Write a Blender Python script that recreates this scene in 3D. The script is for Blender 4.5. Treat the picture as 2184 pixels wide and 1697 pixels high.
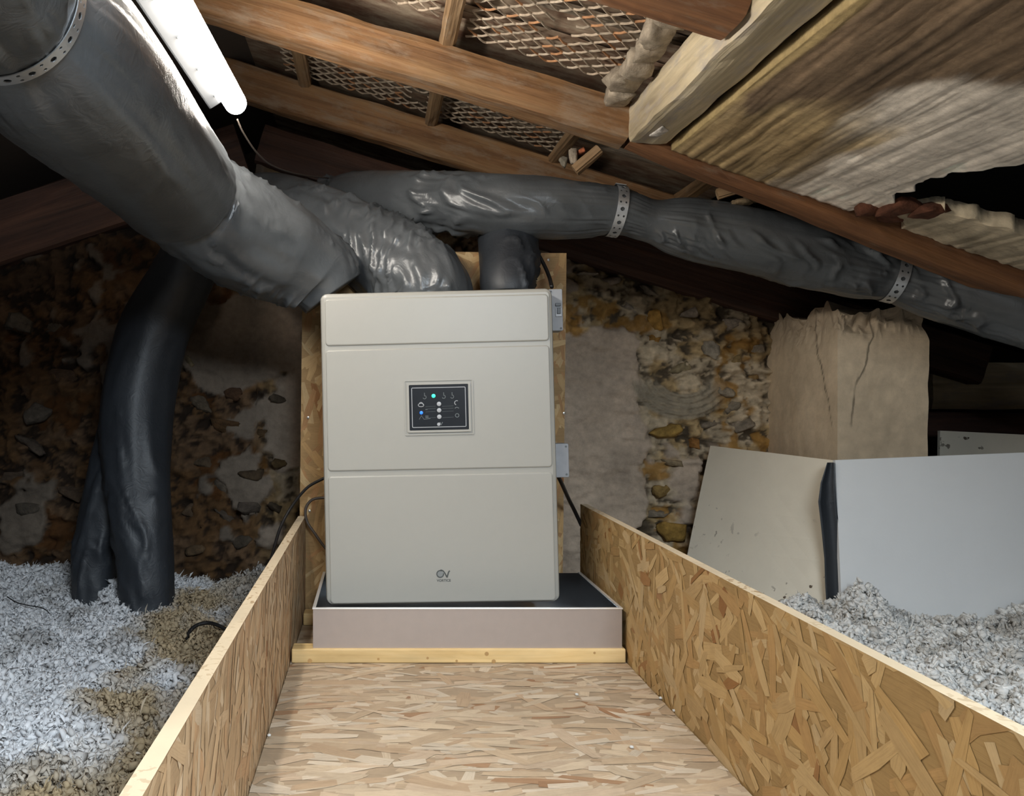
import bpy, bmesh, math, random
import numpy as np
from mathutils import Vector, Matrix

for o in list(bpy.data.objects):
    bpy.data.objects.remove(o, do_unlink=True)
S = bpy.context.scene
C = S.collection

# ------------------------------------------------------------------ camera, world, exposure
F = 1822.0            # focal length in pixels of the 2184 px wide frame
PX, PY = 800.0, 845.0  # principal point (the photograph is a crop)
CZ = 0.626            # camera height above the deck
cam = bpy.data.cameras.new('camera')
cam.sensor_width = 36.0
cam.lens = 36.0 * F / 2184.0
cam.shift_x = (1092.0 - PX) / 2184.0
cam.shift_y = (PY - 848.5) / 2184.0
cam.clip_start = 0.02
camo = bpy.data.objects.new('camera', cam)
C.objects.link(camo)
camo.location = (0, 0, CZ)
camo.rotation_euler = (math.radians(90), 0, 0)
S.camera = camo

w = bpy.data.worlds.new('world')
S.world = w
w.use_nodes = True
w.node_tree.nodes['Background'].inputs[0].default_value = (0.66, 0.82, 1.0, 1)
w.node_tree.nodes['Background'].inputs[1].default_value = 0.6
LAMP_COL = (1.0, 0.93, 0.83)
LAMP_POWER = 46.0
# area light as assumed daylight through an added, unseen roof window behind the viewer
sky = bpy.data.lights.new('assumed_window_daylight', 'AREA')
sky.shape = 'RECTANGLE'
sky.size, sky.size_y = 0.85, 1.15
sky.energy = 118.0
sky.color = (0.80, 0.91, 1.0)
skyo = bpy.data.objects.new('assumed_window_daylight', sky)
C.objects.link(skyo)
skyo.location = (0.525, -0.7, 0.626 + 0.858 - 0.304 * 0.525 + 0.21)
skyo.rotation_euler = (0, math.atan(0.304), 0)
S.view_settings.view_transform = 'Standard'
S.view_settings.look = 'None'
S.view_settings.gamma = 1.0
S.view_settings.use_curve_mapping = False
S.view_settings.exposure = 0.58


def P(px, py, Y):
    return Vector(((px - PX) * Y / F, Y, CZ + (PY - py) * Y / F))


# ------------------------------------------------------------------ noise
def _hash(ix, iy, iz, seed):
    h = (ix.astype(np.int64) * 374761393 + iy.astype(np.int64) * 668265263 +
         iz.astype(np.int64) * 2147483647 + seed * 1274126177) & 0xFFFFFFFF
    h = ((h ^ (h >> 13)) * 1274126177) & 0xFFFFFFFF
    h = ((h ^ (h >> 16)) * 2246822519) & 0xFFFFFFFF
    return ((h ^ (h >> 15)) & 0xFFFFFF) / float(0xFFFFFF)


def vn(p, seed=0):
    p = np.asarray(p, dtype=np.float64)
    i = np.floor(p)
    f = p - i
    f = f * f * f * (f * (f * 6 - 15) + 10)
    i = i.astype(np.int64)
    r = 0
    for dx in (0, 1):
        for dy in (0, 1):
            for dz in (0, 1):
                wgt = ((f[:, 0] if dx else 1 - f[:, 0]) * (f[:, 1] if dy else 1 - f[:, 1]) *
                       (f[:, 2] if dz else 1 - f[:, 2]))
                r = r + wgt * _hash(i[:, 0] + dx, i[:, 1] + dy, i[:, 2] + dz, seed)
    return r


def fbm(p, octv=4, seed=0):
    p = np.asarray(p, dtype=np.float64)
    a, s, t = 0.5, 0.0, 0.0
    for k in range(octv):
        s = s + a * vn(p * (2.03 ** k), seed + k * 17)
        t += a
        a *= 0.5
    return s / t


def ridged(p, octv=2, seed=0):
    a, s, t = 0.6, 0.0, 0.0
    for k in range(octv):
        s = s + a * (1 - np.abs(2 * vn(np.asarray(p) * (2.1 ** k), seed + k * 31) - 1))
        t += a
        a *= 0.5
    return s / t


def sstep(a, b, x):
    t = np.clip((x - a) / (b - a), 0, 1)
    return t * t * (3 - 2 * t)


# ------------------------------------------------------------------ materials
def new_mat(name):
    m = bpy.data.materials.new(name)
    m.use_nodes = True
    nt = m.node_tree
    b = nt.nodes['Principled BSDF']
    return m, nt, b


def nd(nt, typ, **kw):
    n = nt.nodes.new(typ)
    for k, v in kw.items():
        if k.startswith('_'):
            setattr(n, k[1:], v)
        else:
            n.inputs[k.replace('__', ' ')].default_value = v
    return n


def ramp(nt, fac, stops):
    r = nt.nodes.new('ShaderNodeValToRGB')
    el = r.color_ramp.elements
    while len(el) < len(stops):
        el.new(0.5)
    for e, (p, c) in zip(el, stops):
        e.position = p
        e.color = (c[0], c[1], c[2], 1)
    nt.links.new(fac, r.inputs[0])
    return r.outputs[0]


def mixc(nt, fac, a, b, mode='MIX'):
    m = nt.nodes.new('ShaderNodeMix')
    m.data_type = 'RGBA'
    m.blend_type = mode
    if isinstance(fac, (int, float)):
        m.inputs[0].default_value = fac
    else:
        nt.links.new(fac, m.inputs[0])
    for s, v in ((6, a), (7, b)):
        if isinstance(v, (tuple, list)):
            m.inputs[s].default_value = (v[0], v[1], v[2], 1)
        else:
            nt.links.new(v, m.inputs[s])
    return m.outputs[2]


def coords(nt, scale=(1, 1, 1), kind='Object'):
    t = nt.nodes.new('ShaderNodeTexCoord')
    mp = nt.nodes.new('ShaderNodeMapping')
    mp.inputs['Scale'].default_value = scale
    nt.links.new(t.outputs[kind], mp.inputs[0])
    return mp.outputs[0]


def noise(nt, vec, scale=5, detail=4, rough=0.55, dist=0.0):
    n = nd(nt, 'ShaderNodeTexNoise', Scale=scale, Detail=detail, Roughness=rough, Distortion=dist)
    nt.links.new(vec, n.inputs['Vector'])
    return n.outputs['Fac']


def bump(nt, b, h, strength=0.3, dist=0.01):
    n = nd(nt, 'ShaderNodeBump', Strength=strength, Distance=dist)
    nt.links.new(h, n.inputs['Height'])
    nt.links.new(n.outputs[0], b.inputs['Normal'])


def plain(name, col, rough=0.5, metal=0.0, emit=None, estr=0.0, coat=0.0, var=0.07):
    m, nt, b = new_mat(name)
    v = coords(nt)
    n = noise(nt, v, 40, 3)
    c = ramp(nt, n, [(0.3, tuple(x * (1 - var) for x in col)), (0.7, tuple(min(1, x * (1 + var)) for x in col))])
    nt.links.new(c, b.inputs['Base Color'])
    b.inputs['Roughness'].default_value = rough
    b.inputs['Metallic'].default_value = metal
    b.inputs['Coat Weight'].default_value = coat
    if emit:
        b.inputs['Emission Color'].default_value = (*emit, 1)
        b.inputs['Emission Strength'].default_value = estr
    return m


def wood(name, dark, mid, light, grain=26, dust=None, dustamt=0.5, rough=0.75, bumpd=0.004, knots=False):
    m, nt, b = new_mat(name)
    v = coords(nt, (1.0, grain / 2.0, grain / 2.0))
    n1 = noise(nt, v, 2.2, 7, 0.62, 0.6)
    v2 = coords(nt, (0.6, grain * 2.2, grain * 2.2))
    n2 = noise(nt, v2, 2.0, 3, 0.5, 0.2)
    c = ramp(nt, n1, [(0.28, dark), (0.48, mid), (0.74, light)])
    g = ramp(nt, n2, [(0.3, (0.72,) * 3), (0.6, (1.04,) * 3)])
    c = mixc(nt, 0.8, c, g, 'MULTIPLY')
    v3 = coords(nt, (2.2, 4, 4))
    big = noise(nt, v3, 1.4, 4, 0.6)
    bb = ramp(nt, big, [(0.3, (0.72,) * 3), (0.65, (1.1,) * 3)])
    c = mixc(nt, 0.8, c, bb, 'MULTIPLY')
    if dust:
        dn = noise(nt, coords(nt, (3, 9, 9)), 2.5, 8, 0.7)
        df = ramp(nt, dn, [(0.62 - dustamt * 0.3, (0,) * 3), (0.78 - dustamt * 0.2, (1,) * 3)])
        c = mixc(nt, df, c, dust)
    if knots:
        vo = nd(nt, 'ShaderNodeTexVoronoi', Scale=9.0)
        nt.links.new(coords(nt, (1, 1.4, 1.4)), vo.inputs['Vector'])
        kf = ramp(nt, vo.outputs['Distance'], [(0.03, (1,) * 3), (0.09, (0,) * 3)])
        c = mixc(nt, kf, c, (0.28, 0.14, 0.05))
    nt.links.new(c, b.inputs['Base Color'])
    b.inputs['Roughness'].default_value = rough
    h = nt.nodes.new('ShaderNodeMath')
    h.operation = 'ADD'
    nt.links.new(n1, h.inputs[0])
    nt.links.new(n2, h.inputs[1])
    bump(nt, b, h.outputs[0], 0.6, bumpd)
    return m


def attr_mat(name, rough=0.8, nscale=60, namt=0.35, bscale=90, bdist=0.003, bstr=0.6, spec=0.3):
    m, nt, b = new_mat(name)
    a = nd(nt, 'ShaderNodeAttribute', _attribute_name='Col')
    n = noise(nt, coords(nt), nscale, 5, 0.65)
    g = ramp(nt, n, [(0.3, (1 - namt,) * 3), (0.7, (1 + namt * 0.25,) * 3)])
    c = mixc(nt, 1.0, a.outputs['Color'], g, 'MULTIPLY')
    nt.links.new(c, b.inputs['Base Color'])
    b.inputs['Roughness'].default_value = rough
    b.inputs['Specular IOR Level'].default_value = spec
    hn = noise(nt, coords(nt), bscale, 6, 0.7)
    bump(nt, b, hn, bstr, bdist)
    return m


def osb_mat(name):
    m, nt, b = new_mat(name)
    a = nd(nt, 'ShaderNodeAttribute', _attribute_name='Col')
    uv = coords(nt, (3, 60, 1), 'UV')
    n = noise(nt, uv, 1.0, 5, 0.65, 0.4)
    g = ramp(nt, n, [(0.25, (0.74, 0.70, 0.66)), (0.5, (1.0,) * 3), (0.75, (1.07,) * 3)])
    c = mixc(nt, 0.9, a.outputs['Color'], g, 'MULTIPLY')
    n2 = noise(nt, coords(nt), 22, 5, 0.7)
    g2 = ramp(nt, n2, [(0.3, (0.86,) * 3), (0.6, (1.04,) * 3)])
    c = mixc(nt, 0.8, c, g2, 'MULTIPLY')
    nt.links.new(c, b.inputs['Base Color'])
    b.inputs['Roughness'].default_value = 0.62
    b.inputs['Specular IOR Level'].default_value = 0.35
    bump(nt, b, n, 0.35, 0.001)
    return m


def film_mat(name, col, rough=0.33):
    m, nt, b = new_mat(name)
    v = coords(nt)
    n1 = noise(nt, v, 9, 5, 0.6)
    c = ramp(nt, n1, [(0.3, tuple(x * 0.8 for x in col)), (0.7, tuple(x * 1.2 for x in col))])
    nt.links.new(c, b.inputs['Base Color'])
    b.inputs['Roughness'].default_value = rough
    b.inputs['Specular IOR Level'].default_value = 0.6
    vo = nd(nt, 'ShaderNodeTexNoise', Scale=26.0, Detail=4.0, Roughness=0.55, Distortion=1.3)
    nt.links.new(v, vo.inputs['Vector'])
    a = nt.nodes.new('ShaderNodeMath')
    a.operation = 'SUBTRACT'
    a.inputs[1].default_value = 0.5
    nt.links.new(vo.outputs['Fac'], a.inputs[0])
    bb = nt.nodes.new('ShaderNodeMath')
    bb.operation = 'ABSOLUTE'
    nt.links.new(a.outputs[0], bb.inputs[0])
    bump(nt, b, bb.outputs[0], 0.16, 0.012)
    return m


def speck_mat(name, col, speck=(0.12, 0.09, 0.06), rough=0.8, scale=55, thr=0.70, stain=0.1):
    m, nt, b = new_mat(name)
    v = coords(nt)
    n = noise(nt, v, 5, 5, 0.6)
    c = ramp(nt, n, [(0.3, tuple(x * (1 - stain) for x in col)), (0.7, col)])
    s = noise(nt, v, scale, 2, 0.5)
    sf = ramp(nt, s, [(thr, (0,) * 3), (thr + 0.03, (1,) * 3)])
    s2 = noise(nt, v, 3.2, 2, 0.5)
    sg = ramp(nt, s2, [(0.48, (0,) * 3), (0.6, (1,) * 3)])
    sf = mixc(nt, 1.0, sf, sg, 'MULTIPLY')
    c = mixc(nt, sf, c, speck)
    nt.links.new(c, b.inputs['Base Color'])
    b.inputs['Roughness'].default_value = rough
    bump(nt, b, noise(nt, v, 120, 4, 0.6), 0.15, 0.002)
    return m


M = {}
M['osb'] = osb_mat('osb strands')
M['edge'] = speck_mat('osb cut edge', (0.62, 0.50, 0.34), (0.30, 0.19, 0.09), 0.85, 90, 0.56, 0.2)
M['rafter'] = wood('old rafter pine', (0.12, 0.055, 0.022), (0.27, 0.14, 0.06), (0.38, 0.23, 0.11), 24,
                   (0.30, 0.22, 0.15), 0.45)
M['rafter_red'] = wood('reddish rafter', (0.085, 0.036, 0.015), (0.19, 0.082, 0.032), (0.29, 0.135, 0.055), 24,
                       (0.22, 0.15, 0.10), 0.18)
M['rafter_dark'] = wood('tarred gable rafter', (0.02, 0.010, 0.007), (0.055, 0.024, 0.015), (0.10, 0.045, 0.026), 20)
M['purlin'] = wood('pale limewashed purlin', (0.30, 0.24, 0.155), (0.55, 0.455, 0.30), (0.72, 0.63, 0.46), 16,
                   (0.36, 0.32, 0.29), 0.42)
M['grey_timber'] = wood('grey weathered timber', (0.10, 0.08, 0.055), (0.24, 0.19, 0.14), (0.36, 0.30, 0.23), 16,
                        (0.40, 0.34, 0.26), 0.4)
M['batten'] = wood('roof batten', (0.15, 0.085, 0.04), (0.32, 0.20, 0.10), (0.45, 0.30, 0.17), 26,
                   (0.35, 0.28, 0.2), 0.3)
M['knot'] = plain('pine knot', (0.40, 0.24, 0.09), 0.6)
M['pine'] = wood('planed pine batten', (0.55, 0.36, 0.14), (0.68, 0.48, 0.22), (0.78, 0.59, 0.31), 14, rough=0.55,
                 bumpd=0.001)
M['tile'] = wood('roof covering underside', (0.07, 0.036, 0.022), (0.17, 0.09, 0.055), (0.30, 0.19, 0.125), 8,
                 (0.36, 0.29, 0.21), 0.75)
M['void_black'] = plain('unlit void black', (0.006, 0.007, 0.010), 0.95)  # near-black stand-in for the unlit depth behind the roof hole
M['lath'] = attr_mat('clay on wire lath', 0.9, 70, 0.4)
M['film'] = film_mat('grey duct film', (0.082, 0.090, 0.097))
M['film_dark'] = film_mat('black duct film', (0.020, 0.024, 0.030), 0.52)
M['zinc'] = plain('galvanised strap', (0.62, 0.64, 0.66), 0.42, 0.85)
M['unit'] = plain('cream enamel', (0.375, 0.365, 0.33), 0.36, var=0.008)
M['grey_plastic'] = plain('grey box plastic', (0.30, 0.31, 0.33), 0.5)
M['black'] = plain('black plastic', (0.012, 0.012, 0.013), 0.35)
M['glass'] = plain('black control glass', (0.014, 0.018, 0.024), 0.18)
M['silver'] = plain('silver print', (0.42, 0.43, 0.45), 0.45, 0.1)
M['dim'] = plain('dim print', (0.13, 0.15, 0.155), 0.5)
M['logo'] = plain('dark grey print', (0.075, 0.082, 0.078), 0.5)
M['logo_mid'] = plain('mid grey print', (0.24, 0.25, 0.245), 0.5)
M['led_g'] = plain('green led', (0.05, 0.6, 0.35), 0.4, 0, (0.02, 0.85, 0.38), 1.1)
M['led_b'] = plain('blue led', (0.03, 0.2, 0.8), 0.4, 0, (0.01, 0.10, 1.0), 1.3)
M['steel'] = plain('brushed stainless', (0.46, 0.40, 0.37), 0.42, 0.6, var=0.02)
M['steel_in'] = plain('stainless tray inside', (0.34, 0.36, 0.38), 0.14, 1.0, var=0.02)
M['steel_rim'] = plain('polished rim', (0.93, 0.93, 0.92), 0.2, 0.6, var=0.01)
M['cable'] = plain('black cable sheath', (0.012, 0.011, 0.011), 0.45)
M['cable_g'] = plain('grey-brown cable sheath', (0.07, 0.055, 0.045), 0.5)
M['screw'] = plain('screw steel', (0.5, 0.48, 0.44), 0.35, 0.9)
M['wall'] = attr_mat('rubble wall', 0.92, 45, 0.24, 70, 0.005, 0.6)
def soften(m, amt):
    nt = m.node_tree
    out = [n for n in nt.nodes if n.type == 'OUTPUT_MATERIAL'][0]
    b = nt.nodes['Principled BSDF']
    tr = nt.nodes.new('ShaderNodeBsdfTranslucent')
    src = b.inputs['Base Color'].links[0].from_socket
    nt.links.new(src, tr.inputs['Color'])
    mx = nt.nodes.new('ShaderNodeMixShader')
    mx.inputs[0].default_value = amt
    nt.links.new(b.outputs[0], mx.inputs[1])
    nt.links.new(tr.outputs[0], mx.inputs[2])
    nt.links.new(mx.outputs[0], out.inputs[0])


M['stone'] = attr_mat('rubble stone', 0.9, 38, 0.5, 55, 0.008, 0.8)
M['fluff'] = attr_mat('loose fill insulation', 0.95, 80, 0.10, 110, 0.003, 0.5, 0.1)
soften(M['fluff'], 0.30)
M['board_cream'] = speck_mat('cream plasterboard', (0.86, 0.79, 0.65), thr=0.66, scale=42)
M['board_white'] = speck_mat('white plasterboard', (0.80, 0.81, 0.81), (0.3, 0.3, 0.3), thr=0.75, scale=30, stain=0.04)
M['chimney'] = speck_mat('chimney render', (0.45, 0.35, 0.235), (0.10, 0.06, 0.035), 0.9, 40, 0.64, 0.22)
M['render'] = attr_mat('chimney render', 0.9, 25, 0.18, 60, 0.003, 0.35)
M['panelwood'] = attr_mat('limed ceiling boards', 0.85, 30, 0.3, 60, 0.004, 0.6)
M['lamp_body'] = plain('lamp housing', (0.018, 0.020, 0.023), 0.7)
M['floor'] = plain('dusty floor', (0.10, 0.085, 0.07), 0.95)
M['shell'] = plain('dim shell boards', (0.06, 0.045, 0.035), 0.95)
ml, nt, b = new_mat('lamp diffuser')
b.inputs['Base Color'].default_value = (0.9, 0.9, 0.9, 1)
b.inputs['Emission Color'].default_value = (*LAMP_COL, 1)
b.inputs['Emission Strength'].default_value = LAMP_POWER
M['diffuser'] = ml


# ------------------------------------------------------------------ object helpers
def tag(o, label=None, cat=None, group=None, kind=None):
    if label:
        o['label'] = label
    if cat:
        o['category'] = cat
    if group:
        o['group'] = group
    if kind:
        o['kind'] = kind
    return o


def empty(name, loc=(0, 0, 0), rot=(0, 0, 0)):
    o = bpy.data.objects.new(name, None)
    o.empty_display_size = 0.05
    o.location = loc
    o.rotation_euler = rot
    C.objects.link(o)
    return o


def mobj(name, V, Fc, mat, parent=None, smooth=False, cols=None, uvs=None, recentre=True, mats=None, fmat=None):
    V = np.asarray(V, dtype=np.float64).reshape(-1, 3)
    off = np.zeros(3)
    if recentre:
        lo, hi = V.min(0), V.max(0)
        off = np.array([(lo[0] + hi[0]) / 2, (lo[1] + hi[1]) / 2, lo[2]])
    me = bpy.data.meshes.new(name)
    if isinstance(Fc, np.ndarray):
        n, k = Fc.shape
        me.vertices.add(len(V))
        me.vertices.foreach_set('co', (V - off).astype(np.float32).ravel())
        me.loops.add(n * k)
        me.loops.foreach_set('vertex_index', Fc.astype(np.int32).ravel())
        me.polygons.add(n)
        me.polygons.foreach_set('loop_start', np.arange(0, n * k, k, dtype=np.int32))
        me.update(calc_edges=True)
    else:
        me.from_pydata([tuple(v) for v in (V - off)], [], [tuple(f) for f in Fc])
    if cols is not None:
        ca = me.color_attributes.new('Col', 'FLOAT_COLOR', 'POINT')
        c4 = np.ones((len(V), 4), dtype=np.float32)
        c4[:, :3] = cols
        ca.data.foreach_set('color', c4.ravel())
    if uvs is not None:
        ul = me.uv_layers.new(name='UVMap')
        li = np.empty(len(me.loops), dtype=np.int32)
        me.loops.foreach_get('vertex_index', li)
        ul.data.foreach_set('uv', np.asarray(uvs, dtype=np.float32)[li].ravel())
    me.materials.append(mat)
    for m2 in (mats or []):
        me.materials.append(m2)
    if fmat is not None:
        me.polygons.foreach_set('material_index', np.asarray(fmat, dtype=np.int32))
    if smooth:
        me.polygons.foreach_set('use_smooth', np.ones(len(me.polygons), dtype=bool))
    me.validate()
    me.update()
    o = bpy.data.objects.new(name, me)
    C.objects.link(o)
    o.location = off
    if parent:
        o.parent = parent
    return o


def box_vf(x0, x1, y0, y1, z0, z1):
    V = [(x0, y0, z0), (x1, y0, z0), (x1, y1, z0), (x0, y1, z0), (x0, y0, z1), (x1, y0, z1), (x1, y1, z1), (x0, y1, z1)]
    Fc = [(0, 3, 2, 1), (4, 5, 6, 7), (0, 1, 5, 4), (1, 2, 6, 5), (2, 3, 7, 6), (3, 0, 4, 7)]
    return V, Fc


def bbox_obj(name, x0, x1, y0, y1, z0, z1, mat, parent=None, bevel=0.0, segs=2):
    bm = bmesh.new()
    V, Fc = box_vf(x0, x1, y0, y1, z0, z1)
    vs = [bm.verts.new(v) for v in V]
    for f in Fc:
        bm.faces.new([vs[i] for i in f])
    if bevel:
        bmesh.ops.bevel(bm, geom=list(bm.edges), offset=bevel, segments=segs, affect='EDGES', profile=0.6)
    return from_bm(name, bm, mat, parent)


def from_bm(name, bm, mat, parent=None, smooth=False):
    bmesh.ops.recalc_face_normals(bm, faces=bm.faces)
    bm.verts.index_update()
    V = [v.co[:] for v in bm.verts]
    Fc = [[v.index for v in f.verts] for f in bm.faces]
    bm.free()
    return mobj(name, V, Fc, mat, parent, smooth)


def beam(name, p0, p1, h, d, mat, up=(0, 0, 1), parent=None, rough=0.003, seed=0, bevel=0.004):
    """timber: axis p0->p1 lies along the BOTTOM FRONT arris; h up, d along +Y (depth)"""
    p0, p1 = Vector(p0), Vector(p1)
    L = (p1 - p0).length
    xa = (p1 - p0).normalized()
    ya = Vector(up).cross(xa).normalized()
    za = xa.cross(ya).normalized()
    nx = max(4, int(L / 0.035))
    prof = []
    for (a, bq, s) in ((0, 0, 1), (1, 0, 2), (1, 1, 3), (0, 1, 4)):
        pass
    k = 5
    cs = [(i / k * d, 0) for i in range(k)] + [(d, i / k * h) for i in range(k)] + \
         [(d - i / k * d, h) for i in range(k)] + [(0, h - i / k * h) for i in range(k)]
    cs = np.array(cs)
    # knock the arrises off a little
    for i in (0, k, 2 * k, 3 * k):
        cs[i] = cs[i] + (np.array([d / 2, h / 2]) - cs[i]) * (bevel / min(d, h)) * 2
    n = len(cs)
    V = []
    for i in range(nx + 1):
        x = L * i / nx
        for c in cs:
            V.append((x, c[0], c[1]))
    V = np.array(V)
    nz = np.stack([fbm(V * np.array([9, 30, 30]) + 5, 3, seed + 1) - 0.5, fbm(V * np.array([9, 30, 30]), 3, seed + 2) - 0.5], 1)
    V[:, 1:] += nz * rough * 2.2
    sag = fbm(np.stack([V[:, 0] * 2.5, V[:, 0] * 0, V[:, 0] * 0], 1), 2, seed + 3) - 0.5
    V[:, 2] += sag * rough * 2
    Fc = []
    for i in range(nx):
        for j in range(n):
            a, b2 = i * n + j, i * n + (j + 1) % n
            Fc.append((a, b2, b2 + n, a + n))
    Fc.append(tuple(range(n))[::-1])
    Fc.append(tuple(range(nx * n, nx * n + n)))
    o = mobj(name, V, Fc, mat, parent, recentre=False)
    mw = Matrix((xa, ya, za)).transposed().to_4x4()
    mw.translation = p0
    o.matrix_basis = mw
    return o


def catmull(pts, n):
    pts = np.asarray(pts, dtype=np.float64)
    ext = np.vstack([2 * pts[0] - pts[1], pts, 2 * pts[-1] - pts[-2]])
    out = []
    m = len(pts) - 1
    for i in range(n + 1):
        t = i / n * m
        k = min(int(t), m - 1)
        f = t - k
        p0, p1, p2, p3 = ext[k], ext[k + 1], ext[k + 2], ext[k + 3]
        out.append(0.5 * ((2 * p1) + (-p0 + p2) * f + (2 * p0 - 5 * p1 + 4 * p2 - p3) * f ** 2 +
                          (-p0 + 3 * p1 - 3 * p2 + p3) * f ** 3))
    return np.array(out)


def frames(c):
    T = np.gradient(c, axis=0)
    T /= np.linalg.norm(T, axis=1)[:, None]
    N = np.zeros_like(c)
    ref = np.array([0, 0, 1.0]) if abs(T[0, 2]) < 0.8 else np.array([0, -1.0, 0])
    v = ref - T[0] * ref.dot(T[0])
    N[0] = v / np.linalg.norm(v)
    for i in range(1, len(c)):
        v = N[i - 1] - T[i] * N[i - 1].dot(T[i])
        N[i] = v / np.linalg.norm(v)
    B = np.cross(T, N)
    return T, N, B


def tube(name, pts, mat, parent=None, nseg=120, nth=72, wr=0.004, lump=0.006, pinch=(), fold=0.0, folds=(), seed=0,
         cap=True, freq=(16, 5)):
    """pts rows: x y z r ; pinch: list of (fraction, amount)"""
    c = catmull(pts, nseg)
    r = np.maximum(c[:, 3], 0.001)
    c = c[:, :3]
    T, N, B = frames(c)
    s = np.concatenate([[0], np.cumsum(np.linalg.norm(np.diff(c, axis=0), axis=1))])
    th = np.linspace(0, 2 * math.pi, nth, endpoint=False)
    SS, TH = np.meshgrid(s, th, indexing='ij')
    RR = np.repeat(r[:, None], nth, 1)
    q = np.stack([SS.ravel() * freq[0], np.cos(TH.ravel()) * RR.ravel() / 0.1 * freq[1] * 0.5,
                  np.sin(TH.ravel()) * RR.ravel() / 0.1 * freq[1] * 0.5], 1)
    q[:, 0] += 1.6 * vn(q * np.array([0.3, 0.7, 0.7]), seed + 9)
    q3 = q.copy()
    q3[:, 1:] *= 0.45
    q3[:, 0] += 2.2 * q[:, 1] * 0.25
    d = 1.7 * ridged(q3, 2, seed) ** 4 - 0.35 + 0.5 * (ridged(q3 * np.array([0.9, 2.2, 2.2]) + 3, 2, seed + 41) ** 5 - 0.2)
    lo = fbm(q * np.array([0.35, 0.5, 0.5]), 2, seed + 5) - 0.5
    ampl = 0.12 + 1.5 * sstep(0.44, 0.62, fbm(q * np.array([0.22, 0.35, 0.35]) + 7, 2, seed + 77))
    disp = d * wr * ampl + lo * lump * 2
    calm = np.ones(nseg + 1)
    for fr, amt in pinch:
        s0 = fr * s[-1]
        dist = np.abs(s - s0)
        g = np.exp(-(dist / 0.055) ** 2)
        near = np.exp(-(dist / 0.13) ** 1.3)
        pl = np.cos(15 * TH + 5 * vn(np.stack([TH.ravel() * 2, SS.ravel() * 3, TH.ravel() * 0], 1), seed + 3).reshape(TH.shape))
        disp = disp + (np.abs(pl) * -0.008 * near[:, None] * (1 - g[:, None])).ravel()
        RR = RR * (1 - amt * g[:, None])
        calm = np.minimum(calm, 1 - np.exp(-(dist / 0.03) ** 2))
    disp = disp.reshape(TH.shape) * calm[:, None]
    R = RR + disp
    V = c[:, None, :] + R[:, :, None] * (np.cos(TH)[:, :, None] * N[:, None, :] + np.sin(TH)[:, :, None] * B[:, None, :])
    V = V.reshape(-1, 3)
    i, j = np.meshgrid(np.arange(nseg), np.arange(nth), indexing='ij')
    a = i * nth + j
    b2 = i * nth + (j + 1) % nth
    Fq = np.stack([a, b2, b2 + nth, a + nth], 2).reshape(-1, 4)
    if cap:
        V = np.vstack([V, c[0], c[-1]])
        n0, n1 = len(V) - 2, len(V) - 1
        jj = np.arange(nth)
        f0 = np.stack([np.full(nth, n0), (jj + 1) % nth, jj, jj], 1)
        e = nseg * nth
        f1 = np.stack([np.full(nth, n1), e + jj, e + (jj + 1) % nth, e + (jj + 1) % nth], 1)
        faces = Fq.tolist() + [(x[0], x[1], x[2]) for x in f0.tolist()] + [(x[0], x[1], x[2]) for x in f1.tolist()]
    else:
        faces = Fq
    o = mobj(name, V, faces, mat, parent, True)
    info = dict(c=c, T=T, N=N, B=B, s=s, r=RR[:, 0])
    return o, info


def cable(name, pts, rad, mat, parent=None, n=40, nth=8):
    pp = [(p[0], p[1], p[2], rad) for p in pts]
    o, _ = tube(name, pp, mat, parent, nseg=n, nth=nth, wr=0, lump=0)
    return o


def slab(name, quad, th, mat, parent=None, away=Vector((0, 1, 0)), sub=1, wob=0.0, seed=0):
    """sheet through four front corners (TL, TR, BR, BL) with thickness th pushed away from the viewer"""
    q = [Vector(v) for v in quad]
    n = (q[1] - q[0]).cross(q[3] - q[0]).normalized()
    if n.dot(away) < 0:
        n = -n
    k = sub
    V, Fc = [], []
    for side in (0, 1):
        for i in range(k + 1):
            for j in range(k + 1):
                u, v = j / k, i / k
                p = (q[0] * (1 - u) + q[1] * u) * (1 - v) + (q[3] * (1 - u) + q[2] * u) * v
                V.append(p + n * th * side)
    V = np.array([v[:] for v in V])
    if wob:
        V += np.array(n[:])[None, :] * ((fbm(V * 3.0, 2, seed) - 0.5) * wob)[:, None]
    m = (k + 1) ** 2
    idx = lambda s, i, j: s * m + i * (k + 1) + j
    for i in range(k):
        for j in range(k):
            Fc.append((idx(0, i, j), idx(0, i, j + 1), idx(0, i + 1, j + 1), idx(0, i + 1, j)))
            Fc.append((idx(1, i, j), idx(1, i + 1, j), idx(1, i + 1, j + 1), idx(1, i, j + 1)))
    for t in range(k):
        Fc.append((idx(0, 0, t), idx(1, 0, t), idx(1, 0, t + 1), idx(0, 0, t + 1)))
        Fc.append((idx(0, k, t), idx(0, k, t + 1), idx(1, k, t + 1), idx(1, k, t)))
        Fc.append((idx(0, t, 0), idx(0, t + 1, 0), idx(1, t + 1, 0), idx(1, t, 0)))
        Fc.append((idx(0, t, k), idx(1, t, k), idx(1, t + 1, k), idx(0, t + 1, k)))
    bm = bmesh.new()
    vs = [bm.verts.new(v) for v in V]
    for f in Fc:
        bm.faces.new([vs[i] for i in f])
    return from_bm(name, bm, mat, parent)


def rrect(w_, h_, r, n=6, cx=0, cz=0):
    pts = []
    for (sx, sz, a0) in ((1, 1, 0), (-1, 1, 90), (-1, -1, 180), (1, -1, 270)):
        for i in range(n + 1):
            a = math.radians(a0 + 90 * i / n)
            pts.append((cx + sx * (w_ / 2 - r) + r * math.cos(a), cz + sz * (h_ / 2 - r) + r * math.sin(a)))
    return pts


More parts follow.
